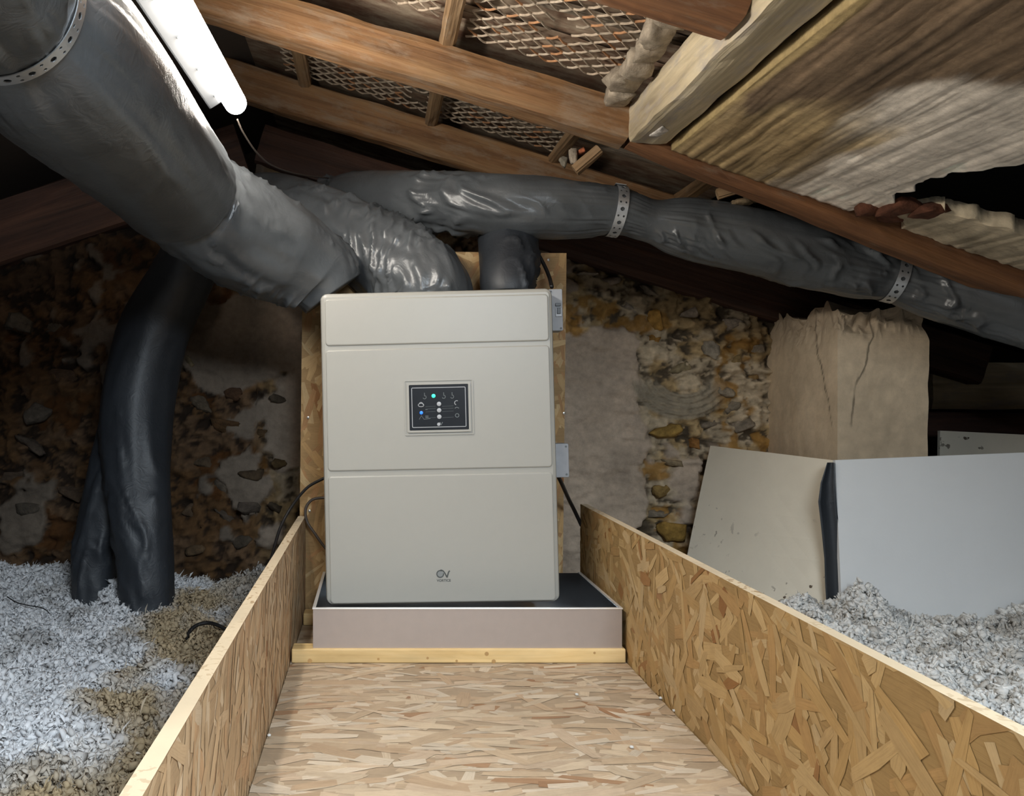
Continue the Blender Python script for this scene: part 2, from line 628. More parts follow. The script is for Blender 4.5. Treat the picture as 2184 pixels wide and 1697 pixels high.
def rslab(name, cx, cz, w_, h_, r, yf, yb, bev, mat, parent):
    """rounded rectangular slab in the XZ plane, front face at y=yf, back at y=yb, bevelled front edge"""
    rings = [(yb, 0.0), (yf + bev, 0.0), (yf + bev * 0.3, bev * 0.3), (yf, bev)]
    bm = bmesh.new()
    prev = None
    for (y, ins) in rings:
        pts = rrect(w_ - 2 * ins, h_ - 2 * ins, max(r - ins, 0.0004), 6, cx, cz)
        vs = [bm.verts.new((p[0], y, p[1])) for p in pts]
        if prev:
            for i in range(len(vs)):
                bm.faces.new((prev[i], prev[(i + 1) % len(vs)], vs[(i + 1) % len(vs)], vs[i]))
        else:
            bm.faces.new(vs[::-1])
        prev = vs
    bm.faces.new(prev)
    return from_bm(name, bm, mat, parent)


def rring(name, cx, cz, w_, h_, r, t, yf, yb, mat, parent):
    o_ = rrect(w_, h_, r, 5, cx, cz)
    i_ = rrect(w_ - 2 * t, h_ - 2 * t, max(r - t, 0.0005), 5, cx, cz)
    n = len(o_)
    V = [(p[0], yf, p[1]) for p in o_] + [(p[0], yf, p[1]) for p in i_] + [(p[0], yb, p[1]) for p in o_] + [(p[0], yb, p[1]) for p in i_]
    Fc = []
    for i in range(n):
        j = (i + 1) % n
        Fc += [(i, j, n + j, n + i), (2 * n + i, 2 * n + j, j, i), (n + i, n + j, 3 * n + j, 3 * n + i)]
    return mobj(name, V, Fc, mat, parent)


def disc(name, x, z, r, yf, yb, mat, parent, n=16, sz=1.0, dome=0.0):
    V = [(x + r * math.cos(2 * math.pi * i / n), yf, z + sz * r * math.sin(2 * math.pi * i / n)) for i in range(n)] + \
        [(x + r * math.cos(2 * math.pi * i / n), yb, z + sz * r * math.sin(2 * math.pi * i / n)) for i in range(n)] + [(x, yf - dome, z)]
    Fc = [(i, (i + 1) % n, n + (i + 1) % n, n + i) for i in range(n)] + [(2 * n, (i + 1) % n, i) for i in range(n)]
    return mobj(name, V, Fc, mat, parent)


def stroke(name, pts, width, yf, yb, mat, parent):
    """flat ribbon along a 2D polyline in XZ"""
    pts = [Vector(p) for p in pts]
    V, Fc = [], []
    n = len(pts)
    for i, p in enumerate(pts):
        a = pts[max(i - 1, 0)]
        b2 = pts[min(i + 1, n - 1)]
        t = (b2 - a).normalized()
        nn = Vector((-t.y, t.x)) * width / 2
        for y in (yf, yb):
            V += [(p.x + nn.x, y, p.y + nn.y), (p.x - nn.x, y, p.y - nn.y)]
    for i in range(n - 1):
        a, c = i * 4, i * 4 + 4
        Fc += [(a, a + 1, c + 1, c), (a + 2, c + 2, c + 3, a + 3), (a, c, c + 2, a + 2), (a + 1, a + 3, c + 3, c + 1)]
    Fc += [(0, 2, 3, 1), (n * 4 - 4, n * 4 - 3, n * 4 - 1, n * 4 - 2)]
    return mobj(name, V, Fc, mat, parent)


# ------------------------------------------------------------------ OSB panels
def osb_panel(name, L, W, th, palette, seed, bias=0.0, spread=0.5, density=1.0, slen=(0.05, 0.13), swid=(0.008, 0.024),
              both=False):
    """panel in local XY, x along L, top face at z=0; strands are real thin chips pressed into the faces"""
    rng = np.random.default_rng(seed)
    V, Fc, col, uv, fm = [], [], [], [], []
    bv, bf = box_vf(0, L, 0, W, -th, -0.0006)
    pal = np.array(palette)
    for v in bv:
        V.append(v)
        col.append(pal[0] * 0.8)
        uv.append((v[0], v[1]))
    for k, f in enumerate(bf):
        Fc.append(f)
        fm.append(0 if k in (0, 1) else 1)
    n = int(L * W / 0.00105 * density)
    faces_z = [(0.0, 1)] + ([(-th, -1)] if both else [])
    for zf, sgn in faces_z:
        for i in range(n):
            l = rng.uniform(*slen) * (0.55 if rng.random() < 0.35 else 1.0)
            wd = rng.uniform(*swid)
            a = bias + rng.normal(0, spread)
            if rng.random() < 0.12:
                a = rng.uniform(0, math.pi)
            cx, cy = rng.uniform(-0.02, L + 0.02), rng.uniform(-0.02, W + 0.02)
            ca, sa = math.cos(a), math.sin(a)
            m = 6
            hl = l / 2
            outl = [(-hl, -wd / 2 * rng.uniform(.5, 1)), (rng.uniform(-.3, .3) * hl, -wd / 2 * rng.uniform(.8, 1.2)),
                    (hl * rng.uniform(.85, 1), -wd / 2 * rng.uniform(.3, 1)), (hl, wd / 2 * rng.uniform(.4, 1)),
                    (rng.uniform(-.3, .3) * hl, wd / 2 * rng.uniform(.8, 1.2)), (-hl * rng.uniform(.85, 1), wd / 2 * rng.uniform(.4, 1))]
            k0 = len(V)
            c = pal[rng.integers(0, len(pal))] * rng.uniform(0.90, 1.09)
            if rng.random() < 0.035:
                c = c * np.array([0.66, 0.50, 0.40])
            z = zf + sgn * (-0.0006 + 0.0012 * i / n)
            u0, v0 = rng.uniform(0, 50), rng.uniform(0, 50)
            tilt = rng.normal(0, 0.00025)
            for (x, y) in outl:
                X, Y = cx + x * ca - y * sa, cy + x * sa + y * ca
                X, Y = min(max(X, 0), L), min(max(Y, 0), W)
                V.append((X, Y, z + tilt * x / hl * 0.2))
                col.append(c)
                uv.append((u0 + x, v0 + y * 1.0))
            Fc.append(tuple(range(k0, k0 + m)) if sgn > 0 else tuple(range(k0 + m - 1, k0 - 1, -1)))
            fm.append(0)
    o = mobj(name, V, Fc, M['osb'], None, cols=np.clip(np.array(col), 0, 1), uvs=np.array(uv) * 6, recentre=False, mats=[M['edge']], fmat=fm)
    return o


def orient(o, origin, xa, ya):
    xa, ya = Vector(xa).normalized(), Vector(ya).normalized()
    za = xa.cross(ya)
    mw = Matrix((xa, ya, za)).transposed().to_4x4()
    mw.translation = Vector(origin)
    o.matrix_basis = mw
    return o


PAL_DECK = [(0.55, 0.41, 0.27), (0.61, 0.48, 0.335), (0.66, 0.545, 0.41), (0.52, 0.37, 0.235), (0.62, 0.485, 0.335), (0.58, 0.44, 0.305)]  # cool pinkish tint of the assumed daylight put into the deck strands
PAL_R = [(0.56, 0.365, 0.15), (0.62, 0.43, 0.20), (0.68, 0.50, 0.27), (0.53, 0.33, 0.135), (0.60, 0.41, 0.19), (0.66, 0.47, 0.23)]  # warm lamp tint put into these strand colours
PAL_L = [(0.60, 0.40, 0.22), (0.66, 0.46, 0.27), (0.72, 0.54, 0.35), (0.58, 0.36, 0.19), (0.64, 0.44, 0.25)]  # pinkish tint of the cool light put into these strands
PAL_B = [(0.50, 0.31, 0.13), (0.56, 0.37, 0.17), (0.60, 0.42, 0.21), (0.44, 0.24, 0.10)]

PAL_DECK = [tuple(c * 0.75 for c in p) for p in PAL_DECK]
PAL_R = [tuple(c * 0.77 for c in p) for p in PAL_R]
PAL_L = [tuple(c * 0.80 for c in p) for p in PAL_L]
PAL_B = [tuple(c * 0.80 for c in p) for p in PAL_B]
XL, XR = -0.201, 0.593      # inner faces of the box sides
YB = 2.475                  # front face of the backing board
deck = osb_panel('osb_deck', 0.79, 2.05, 0.018, PAL_DECK, 11, bias=0.0, spread=0.30, density=1.25, slen=(0.06, 0.17), swid=(0.010, 0.032))
orient(deck, (XL + 0.002, YB - 2.055, 0.0), (1, 0, 0), (0, 1, 0))
tag(deck, 'pale OSB deck board forming the floor in front of the white unit', 'board')
lw = osb_panel('osb_side_board', 2.05, 0.30, 0.021, PAL_L, 12, bias=1.2, spread=0.6, density=1.1, slen=(0.06, 0.16), swid=(0.010, 0.030))
orient(lw, (XL, YB - 2.055, -0.02), (0, 1, 0), (0, 0, 1))
tag(lw, 'OSB side board with pinkish light put into its colour, standing on edge beside the dark downward duct', 'board')
rw = osb_panel('osb_side_board', 2.05, 0.335, 0.019, PAL_R, 13, bias=-0.5, spread=0.9, density=1.2, slen=(0.05, 0.16), swid=(0.01, 0.034))
orient(rw, (XR, YB - 0.005, -0.02), (0, -1, 0), (0, 0, 1))
tag(rw, 'OSB side board with golden lamp light put into its colour, standing on edge beside the plasterboard sheets', 'board')
bb = osb_panel('osb_back_board', 0.764, 1.07, 0.018, PAL_B, 14, bias=1.3, spread=0.6, density=1.0)
orient(bb, (-0.222, YB, -0.02), (1, 0, -0.012), (0.012, 0, 1))
tag(bb, 'upright OSB backing board behind the white ventilation unit', 'board')
for (px, py) in ((657, 893), (1170, 557), (1203, 884), (660, 1092)):
    q = P(px, py, YB)
    s = disc('screw', 0, 0, 0.004, -0.0015, 0.002, M['screw'], None, 10, dome=0.001)
    s.location = bb.matrix_basis.inverted() @ Vector((q.x, YB - 0.001, q.z))
    s.rotation_euler = (math.radians(-90), 0, 0)
    s.parent = bb

# ------------------------------------------------------------------ setting: floor, walls, roof
ALPHA = 0.304


def zbot(x):                 # underside of the right hand rafters
    return CZ + 0.858 - ALPHA * x


RX = -0.42                   # ridge
def zleft(x):
    return zbot(RX) - 0.33 * (RX - x)


def sheet(name, pts, th_vec, mat):
    V = [Vector(p) for p in pts] + [Vector(p) + Vector(th_vec) for p in pts]
    n = len(pts)
    Fc = [tuple(range(n)), tuple(range(2 * n - 1, n - 1, -1))] + [(i, n + i, n + (i + 1) % n, (i + 1) % n) for i in range(n)]
    bm = bmesh.new()
    vs = [bm.verts.new(v) for v in V]
    for f in Fc:
        bm.faces.new([vs[i] for i in f])
    return from_bm(name, bm, mat)


Y0, Y1 = -1.6, 3.9
fl = sheet('floor', [(-2.3, Y0, -0.14), (3.0, Y0, -0.14), (3.0, Y1, -0.14), (-2.3, Y1, -0.14)], (0, 0, -0.05), M['floor'])
tag(fl, kind='structure')
wl = sheet('wall_left', [(-2.3, Y0, -0.14), (-2.3, Y1, -0.14), (-2.3, Y1, zleft(-2.3) + 0.2), (-2.3, Y0, zleft(-2.3) + 0.2)], (-0.1, 0, 0), M['shell'])
tag(wl, kind='structure')
wr_ = sheet('wall_right', [(3.0, Y0, -0.14), (3.0, Y1, -0.14), (3.0, Y1, 1.1), (3.0, Y0, 1.1)], (0.1, 0, 0), M['shell'])
tag(wr_, kind='structure')
wf = sheet('wall_far', [(-2.3, Y1, -0.14), (3.0, Y1, -0.14), (3.0, Y1, 2.0), (-2.3, Y1, 2.0)], (0, 0.1, 0), M['shell'])
tag(wf, kind='structure')
T0 = 0.175
def roof_r(name, xa, xb, ya, yb):
    return sheet(name, [(xa, ya, zbot(xa) + T0), (xb, ya, zbot(xb) + T0), (xb, yb, zbot(xb) + T0), (xa, yb, zbot(xa) + T0)], (0, 0, 0.04), M['tile'])


cr = roof_r('ceiling', RX, 1.16, -0.1, Y1)
for k_, (xa, xb, ya, yb) in enumerate(((RX, 0.1, -1.3, -0.1), (0.95, 1.16, -1.3, -0.1), (RX, 1.16, Y0, -1.3))):  # ceiling strips around the opening added for the assumed roof window
    tag(roof_r('ceiling', xa, xb, ya, yb), kind='structure')
wfr = sheet('wall_front', [(-2.3, Y0, -0.14), (3.0, Y0, -0.14), (3.0, Y0, 1.0), (RX, Y0, 1.9), (-2.3, Y0, 1.2)], (0, -0.1, 0), M['shell'])
tag(wfr, kind='structure')
win = empty('assumed_window_1', (0.525, -0.7, zbot(0.525) + T0))  # assumed roof window, added out of view to go with the area light
tag(win, kind='structure')
for (xa, xb, ya, yb) in ((-0.425, -0.385, -0.6, 0.6), (0.385, 0.425, -0.6, 0.6), (-0.385, 0.385, -0.6, -0.56), (-0.385, 0.385, 0.56, 0.6)):
    V = [(x, y, -ALPHA * x + dz) for dz in (-0.01, 0.05) for (x, y) in ((xa, ya), (xb, ya), (xb, yb), (xa, yb))]
    mobj('assumed_window_frame', V, [(0, 3, 2, 1), (4, 5, 6, 7), (0, 1, 5, 4), (1, 2, 6, 5), (2, 3, 7, 6), (3, 0, 4, 7)], M['batten'], win)  # frame bars of the assumed window
tag(cr, kind='structure')
c2 = sheet('ceiling.001', [(-2.4, Y0, zleft(-2.4) + T0), (RX, Y0, zbot(RX) + T0), (RX, Y1, zbot(RX) + T0), (-2.4, Y1, zleft(-2.4) + T0)], (0, 0, 0.04), M['shell'])
tag(c2, kind='structure')
c3 = sheet('ceiling.002', [(1.16, Y0, zbot(1.16) + T0 + 0.06), (3.05, Y0, zbot(3.05) + T0 + 0.06), (3.05, Y1, zbot(3.05) + T0 + 0.06), (1.16, Y1, zbot(1.16) + T0 + 0.06)], (0, 0, 0.04), M['void_black'])
tag(c3, kind='structure')

# roof slats running down the slope, battens running front to back, clay-covered lath
SL = Vector((1, 0, -ALPHA)).normalized()


def child_of(o, par):
    mw = o.matrix_basis.copy()
    o.parent = par
    o.matrix_parent_inverse = par.matrix_basis.inverted()
    o.matrix_basis = mw
    return o


def on_roof(x, y, dz):
    return Vector((x, y, zbot(x) + dz))


slats = [(0.02, 1.2, 2.085, 0.062), (0.30, 1.2, 1.93, 0.035), (-0.40, 0.20, 1.80, 0.03), (0.30, 1.0, 1.70, 0.07), (-0.4, 1.1, 2.52, 0.05),
         (0.0, 1.1, 2.70, 0.03), (0.25, 1.2, 1.50, 0.05), (-0.4, 0.2, 2.0, 0.03), (-0.4, 0.2, 1.62, 0.04)]
for i, (xa, xb, y, wd) in enumerate(slats):
    o = beam('slat', on_roof(xa, y, 0.152), on_roof(xb, y, 0.150), 0.018, wd, M['grey_timber'] if i % 2 else M['tile'], seed=40 + i, rough=0.004)
    child_of(o, cr)
bats = [(990, 97, 2.2, 0.042), (640, 60, 2.2, 0.04), (1330, 235, 2.2, 0.04), (1690, 350, 2.2, 0.05)]
for i, (px, py, y, wd) in enumerate(bats):
    x = (px - PX) * y / F
    for (ya, yb) in ((1.2, 2.9),):
        if i == 2:
            ya = 2.3
        if i == 3:
            ya = 2.3
        o = beam('batten', on_roof(x - wd / 2, ya, 0.108), on_roof(x - wd / 2, yb, 0.108), 0.035, wd, M['batten'], seed=50 + i, rough=0.003)
        # beam() puts depth along -x for a Y axis timber; keep it inside its own slot
        child_of(o, cr)

rng = np.random.default_rng(5)


def lath_panel(name, x0, x1, y0, y1, dz, pitch, seed):
    """diamond lath: two families of clay-coated strands, one joined mesh"""
    rng = np.random.default_rng(seed)
    V, Fq, col = [], [], []
    pal = np.array([(0.50, 0.40, 0.30), (0.55, 0.44, 0.33), (0.50, 0.26, 0.13), (0.40, 0.33, 0.25), (0.58, 0.48, 0.37)])

    def bar(a, b_, wd, hh, lift):
        a, b_ = np.array(a), np.array(b_)
        n = 5
        d = b_ - a
        L = np.linalg.norm(d)
        d = d / L
        nn = np.array([-d[1], d[0]])
        k0 = len(V)
        c = pal[rng.integers(0, len(pal))]
        for i in range(n):
            t = i / (n - 1)
            p = a + d * L * t
            ww = wd * (1.0 + 0.75 * abs(2 * t - 1) ** 2)
            for s_, z_ in ((-1, 0.0), (-0.6, -hh), (0.6, -hh), (1, 0.0)):
                q = p + nn * s_ * ww / 2
                V.append((q[0], q[1], zbot(q[0]) + dz + z_ + lift * math.sin(math.pi * t)))
                col.append(c * rng.uniform(0.85, 1.1))
        for i in range(n - 1):
            for j in range(3):
                k = k0 + i * 4 + j
                Fq.append((k, k + 4, k + 5, k + 1))
    py_ = pitch * 0.95
    nx, ny = int((x1 - x0) / pitch), int((y1 - y0) / py_)
    for i in range(nx + 1):
        for j in range(ny + 1):
            if (i + j) % 2:
                continue
            a = (x0 + i * pitch, y0 + j * py_)
            if vn(np.array([[a[0] * 7, a[1] * 7, seed]]), 3)[0] < 0.16:
                continue
            for dx in (1, -1):
                b_ = (a[0] + dx * pitch, a[1] + py_)
                if x0 - 1e-6 <= b_[0] <= x1 + 1e-6 and b_[1] <= y1 + 1e-6:
                    bar(a, b_, 0.0036, 0.0045, -0.004 * rng.random())
    o = mobj(name, V, np.array(Fq), M['lath'], None, cols=np.array(col))
    tag(o, 'clay coated diamond lath', kind='stuff')
    return child_of(o, cr)


lath_panel('lath_mesh', 0.235, 0.64, 1.42, 2.22, 0.146, 0.026, 1)
lath_panel('lath_mesh', -0.10, 0.185, 1.6, 2.15, 0.146, 0.026, 2)
lath_panel('lath_mesh', -0.30, 0.62, 2.32, 2.88, 0.146, 0.026, 3)

# rafters
def rafter(y, x0, x1, h, d, mat, label, dz=0.0, seed=0, slope=None, zs=None):
    if slope is None:
        p0, p1 = Vector((x0, y, zbot(x0) + dz)), Vector((x1, y, zbot(x1) + dz))
    else:
        p0, p1 = Vector((x0, y, zs)), Vector((x1, y, zs + slope * (x1 - x0)))
    o = beam('rafter', p0, p1, h, d, mat, seed=seed, rough=0.004)
    return tag(o, label, 'rafter')


rafter(2.2, -0.56, 0.65, 0.103, 0.10, M['rafter'], 'thick tan-brown rafter running behind the lamp to the pale purlin', seed=1)
rafter(2.85, -0.56, 1.9, 0.12, 0.075, M['rafter'], 'plain orange-brown rafter just above the glossy grey branch duct', seed=2)
rafter(1.48, -0.5, 0.645, 0.105, 0.12, M['rafter_red'], 'reddish brown rafter butting against the spotted end of the pale purlin', seed=3)
rafter(2.215, 0.66, 2.3, 0.10, 0.075, M['rafter_red'], 'dark brown sloping timber under the limed ceiling boards along the duct', seed=4, slope=-0.39, zs=CZ + 0.655)
rafter(2.955, -0.42, 2.1, 0.14, 0.10, M['rafter_dark'], 'very dark reddish rafter lying on top of the rubble gable wall', dz=-0.175, seed=5)
o = beam('rafter', Vector((-2.2, 2.955, CZ + 0.469 - 0.33 * 0.95)), Vector((RX - 0.005, 2.955, CZ + 0.469 + 0.33 * 0.83)), 0.22, 0.10, M['rafter_dark'], seed=6)
tag(o, 'broad dark brown rafter on the gable wall below the big grey duct', 'rafter')

# purlin with its lumpy mortar fillet
ox = beam('purlin', (0.757, 0.75, zbot(0.652) - 0.012), (0.757, 2.205, zbot(0.652) - 0.010), 0.105, 0.105, M['purlin'], seed=9, rough=0.005)
tag(ox, 'pale limewashed purlin running towards the wall between rafters and boards', 'purlin')


def rock(name, cx, cy, cz, sx, sy, sz, mat, seed, cols, parent=None, npts=18):
    r_ = np.random.default_rng(seed)
    pts = r_.normal(size=(npts, 3))
    pts /= np.linalg.norm(pts, axis=1)[:, None]
    pts = np.sign(pts) * np.abs(pts) ** 0.7 * r_.uniform(0.75, 1.05, (npts, 1))
    bm = bmesh.new()
    for p in pts:
        bm.verts.new(p)
    bmesh.ops.convex_hull(bm, input=bm.verts)
    for v in [v for v in bm.verts if not v.link_faces]:
        bm.verts.remove(v)
    bmesh.ops.subdivide_edges(bm, edges=bm.edges, cuts=2, use_grid_fill=True)
    bmesh.ops.triangulate(bm, faces=bm.faces)
    bm.verts.index_update()
    V = np.array([v.co[:] for v in bm.verts])
    Fc = np.array([[v.index for v in f.verts] for f in bm.faces])
    bm.free()
    V = V * (1 + (fbm(V * 3 + seed, 3, seed) - 0.5)[:, None] * 0.35)
    V = V * np.array([sx, sy, sz]) + np.array([cx, cy, cz])
    cc = np.tile(np.array(cols), (len(V), 1)) * (0.55 + 0.9 * fbm(V * 45, 4, seed))[:, None]
    return mobj(name, V, Fc, mat, parent, smooth=False, cols=cc)


def lump(name, cx, cy, cz, sx, sy, sz, mat, seed, rough=0.35, cols=None, sub=3, parent=None, fr=1.6):
    bm = bmesh.new()
    bmesh.ops.create_icosphere(bm, subdivisions=sub, radius=1)
    V = np.array([v.co[:] for v in bm.verts])
    Fc = np.array([[v.index for v in f.verts] for f in bm.faces])
    bm.free()
    n = fbm(V * fr + seed * 3.7, 3, seed)
    V = V * (1 + (n - 0.5)[:, None] * 2 * rough)
    V = np.sign(V) * np.abs(V) ** 0.8
    V = V * np.array([sx, sy, sz]) + np.array([cx, cy, cz])
    cc = None
    if cols is not None:
        cc = np.tile(np.array(cols), (len(V), 1)) * (0.75 + 0.5 * fbm(V * 40, 3, seed))[:, None]
    return mobj(name, V, Fc, mat, parent, smooth=False, cols=cc)


# mortar lumps squeezed out beside the purlin
for i in range(7):
    y_ = 1.66 + 0.083 * i
    x_ = 0.612 + 0.006 * math.sin(i * 2.3)
    o = rock('mortar_lump', x_, y_, zbot(x_) + 0.118 - 0.004 * i, 0.045 + 0.006 * math.sin(i * 1.7), 0.060, 0.034 + 0.006 * math.cos(i * 2.9), M['stone'], 510 + i, (0.40, 0.335, 0.255), npts=26)
    tag(o, 'sagging lump of grey mortar between the diamond lath and the pale purlin', 'mortar', 'mortar lumps beside the purlin')
q = P(1410, 240, 2.1)
o = rock('plaster_splash', q.x, q.y, zbot(0.652) - 0.008, 0.022, 0.05, 0.008, M['stone'], 77, (0.78, 0.72, 0.66))
tag(o, 'white plaster splash stuck to the underside of the pale purlin', 'plaster')

# limed ceiling boards (main sheet + broken remains beyond the hole)
def zpan(x):
    return CZ + 0.640 - 0.335 * (x - 0.737)


def limed_sheet(name, xfun0, xfun1, y0, y1, th, seed, colfun, nu=170, nv=130, rough=0.009, parent=None):
    vv = np.linspace(y0, y1, nv)
    uu = np.linspace(0, 1, nu)
    U, Y = np.meshgrid(uu, vv, indexing='ij')
    Xa, Xb = xfun0(vv), xfun1(vv)
    X = Xa[None, :] + U * (Xb - Xa)[None, :]
    q = np.stack([X.ravel() * 60, Y.ravel() * 3.2, X.ravel() * 0], 1)
    g = fbm(q, 4, seed) - 0.5
    q2 = np.stack([X.ravel() * 9, Y.ravel() * 9, X.ravel() * 0], 1)
    g2 = fbm(q2, 4, seed + 5) - 0.5
    Z = (zpan(X.ravel()) + g * rough + g2 * rough * 0.5)
    low = np.stack([X.ravel(), Y.ravel(), Z], 1)
    up = low + np.array([0, 0, th])
    n = nu * nv
    V = np.vstack([low, up])
    idx = np.arange(n).reshape(nu, nv)
    a, b_, c, d = idx[:-1, :-1].ravel(), idx[1:, :-1].ravel(), idx[1:, 1:].ravel(), idx[:-1, 1:].ravel()
    Fq = [np.stack([a, d, c, b_], 1), np.stack([a + n, b_ + n, c + n, d + n], 1)]
    for line, flip in ((idx[0, :], 0), (idx[-1, :], 1), (idx[:, 0], 1), (idx[:, -1], 0)):
        p, q_ = line[:-1], line[1:]
        f = np.stack([p, p + n, q_ + n, q_], 1)
        Fq.append(f[:, ::-1] if flip else f)
    cols = colfun(X.ravel(), Y.ravel(), g, g2)
    cols = np.vstack([cols, cols * 0.6])
    return mobj(name, V, np.vstack(Fq), M['panelwood'], parent, False, cols=cols)


def colA(X, Y, g, g2):
    dark = np.array([0.19, 0.13, 0.08])
    white = np.array([0.86, 0.77, 0.66])
    ochre = np.array([0.50, 0.37, 0.19])
    nb = fbm(np.stack([X * 6, Y * 2.0, X * 0], 1), 4, 71) - 0.5
    bound = 0.925 + np.clip(1.72 - Y, 0, 1) * 0.42 + nb * 0.22 + g * 0.05
    f = sstep(-0.012, 0.018, X - bound)
    c = dark[None, :] * (1 + (g * 1.6)[:, None]) * (1 - f)[:, None] + white[None, :] * (1 + (g2 * 0.5 + g * 0.5)[:, None]) * f[:, None]
    # ochre bare wood tongue near the far end
    f2 = sstep(0.0, 0.06, 0.5 * nb + 0.06 - np.abs(X - 0.865 - 0.2 * (2.1 - Y)) * 0.9) * sstep(1.6, 1.85, Y)
    c = c * (1 - 0.8 * f2)[:, None] + (ochre[None, :] * (1 + (g * 2.6)[:, None])) * (0.8 * f2)[:, None]
    # brown stain tongue
    f3 = sstep(0.0, 0.05, nb - 0.02 - np.abs(X - 0.985) * 0.8) * sstep(1.75, 1.9, Y)
    c = c * (1 - 0.45 * f3)[:, None] + np.array([0.26, 0.17, 0.08])[None, :] * (0.45 * f3)[:, None]
    # yellow split edge next to the purlin
    f4 = sstep(0.785, 0.771, X + nb * 0.03)
    c = c * (1 - f4)[:, None] + np.array([0.46, 0.34, 0.16])[None, :] * f4[:, None]
    return np.clip(c, 0.01, 1)


n1 = lambda v, s, f: fbm(np.stack([v * f, v * 0, v * 0], 1), 4, s) - 0.5
o = limed_sheet('ceiling_board', lambda v: 0.764 + 0 * v, lambda v: 1.235 + 0.035 * (2.2 - v) + n1(v, 8, 9) * 0.10, 0.8, 2.205, 0.03, 21, colA)
tag(o, 'wide weathered ceiling board, dark brown fading to whitish lime, with a broken edge', 'board')


def colB(X, Y, g, g2):
    c = np.array([0.60, 0.50, 0.35])[None, :] * (1 + (g2 * 1.2)[:, None])
    return np.clip(c, 0.01, 1)


o = limed_sheet('plaster_remnant', lambda v: 1.345 + n1(v, 18, 14) * 0.05 - 0.12 * sstep(0.06, 0.0, np.abs(v - 2.12)) * 0.4, lambda v: 2.15 + 0 * v, 2.0, 2.205, 0.035, 33, colB,
                110, 60, 0.012)
# ragged near edge
me = o.data
co = np.empty(len(me.vertices) * 3, dtype=np.float32)
me.vertices.foreach_get('co', co)
co = co.reshape(-1, 3)
near = (co[:, 1] < 0)
co[:, 1] += np.where(near, (fbm(np.stack([co[:, 0] * 14, co[:, 0] * 0, co[:, 0] * 0], 1), 5, 91) - 0.5) * 0.14 * np.abs(co[:, 1]) / 0.1, 0)
me.vertices.foreach_set('co', co.ravel())
me.update()
tag(o, 'broken cream plaster edge hanging below the black hole in the roof', 'plaster')
for i, (x, y, sx, sy) in enumerate([(1.245, 2.15, 0.035, 0.04), (1.29, 2.10, 0.04, 0.05), (1.335, 2.07, 0.03, 0.05), (1.30, 2.16, 0.04, 0.035)]):
    o = rock('brick_fragment', x, y, zpan(x) + 0.008, sx * 1.25, sy * 1.2, 0.024, M['stone'], 60 + i, (0.15, 0.058, 0.032))
    tag(o, 'rough red-brown brick fragment wedged at the edge of the roof hole', 'brick', 'brick fragments at the roof hole')

# rubble caught by the batten ends below the rafters
for i, (px, py, y, sx, sy, sz, col) in enumerate([
        (1222, 335, 2.4, 0.016, 0.02, 0.026, (0.50, 0.42, 0.33)), (1240, 322, 2.4, 0.015, 0.018, 0.012, (0.42, 0.13, 0.06)),
        (1202, 345, 2.42, 0.014, 0.016, 0.018, (0.33, 0.30, 0.24))]):
    q = P(px, py, y)
    o = rock('rubble_piece', q.x, q.y, q.z, sx, sy, sz, M['stone'], 80 + i, col)
    tag(o, ['pale beige rubble piece lodged beside the short batten end', 'red tile shard lodged beside the short batten end', 'greyish rubble piece lodged beside the short batten end'][i], 'rubble')
for i, (px0, py0, px1, py1, y, nm) in enumerate([(1232, 368, 1285, 322, 2.36, 'short brown batten end sticking out under the thick rafter'),
                                             (1535, 425, 1600, 405, 2.36, 'stubby batten end above the squeezed neck of the branch duct')]):
    o = beam('batten_stub', P(px0, py0, y), P(px1, py1, y - 0.02), 0.028, 0.035, M['batten'], seed=100 + i)
    tag(o, nm, 'batten')
for i, (px, py) in enumerate([(1580, 432), (1605, 425)]):
    q = P(px, py, 2.38)
    o = lump('splinter_clump', q.x, q.y, q.z, 0.030, 0.02, 0.009, M['stone'], 90 + i, 0.6, (0.30, 0.22, 0.13))
    tag(o, 'clump of pale splinters lying above the branch duct', 'splinters', 'splinters above the duct')

# ------------------------------------------------------------------ gable wall of rubble and lime
YW = 3.0


def W_(px, py):
    return ((px - PX) * YW / F, CZ + (PY - py) * YW / F)


step = 0.0075
xs = np.arange(-2.28, 1.66, step)
nz_ = 175
top = np.where(xs > -0.42, CZ + 0.858 - 0.165 - ALPHA * xs, CZ + 0.469 + 0.02 + 0.33 * (xs + 1.25))
Xg = np.repeat(xs[:, None], nz_, 1)
tz = np.linspace(0, 1, nz_)
Zg = -0.14 + tz[None, :] * (top[:, None] + 0.14)
X, Z = Xg.ravel(), Zg.ravel()
q = np.stack([X, Z, X * 0], 1)
wx = X + 0.05 * (fbm(q * 11, 3, 1) - 0.5)
wz = Z + 0.05 * (fbm(q * 11, 3, 2) - 0.5)


def patch(px0, py0, px1, py1, soft=0.05):
    a, b_ = W_(px0, py0), W_(px1, py1)
    nb = (fbm(q * 9, 4, 15) - 0.5) * 0.16
    dx = np.minimum(X - a[0], b_[0] - X)
    dz = np.minimum(a[1] - Z, Z - b_[1])
    return sstep(0.0, 0.018, np.minimum(dx, dz) + nb)


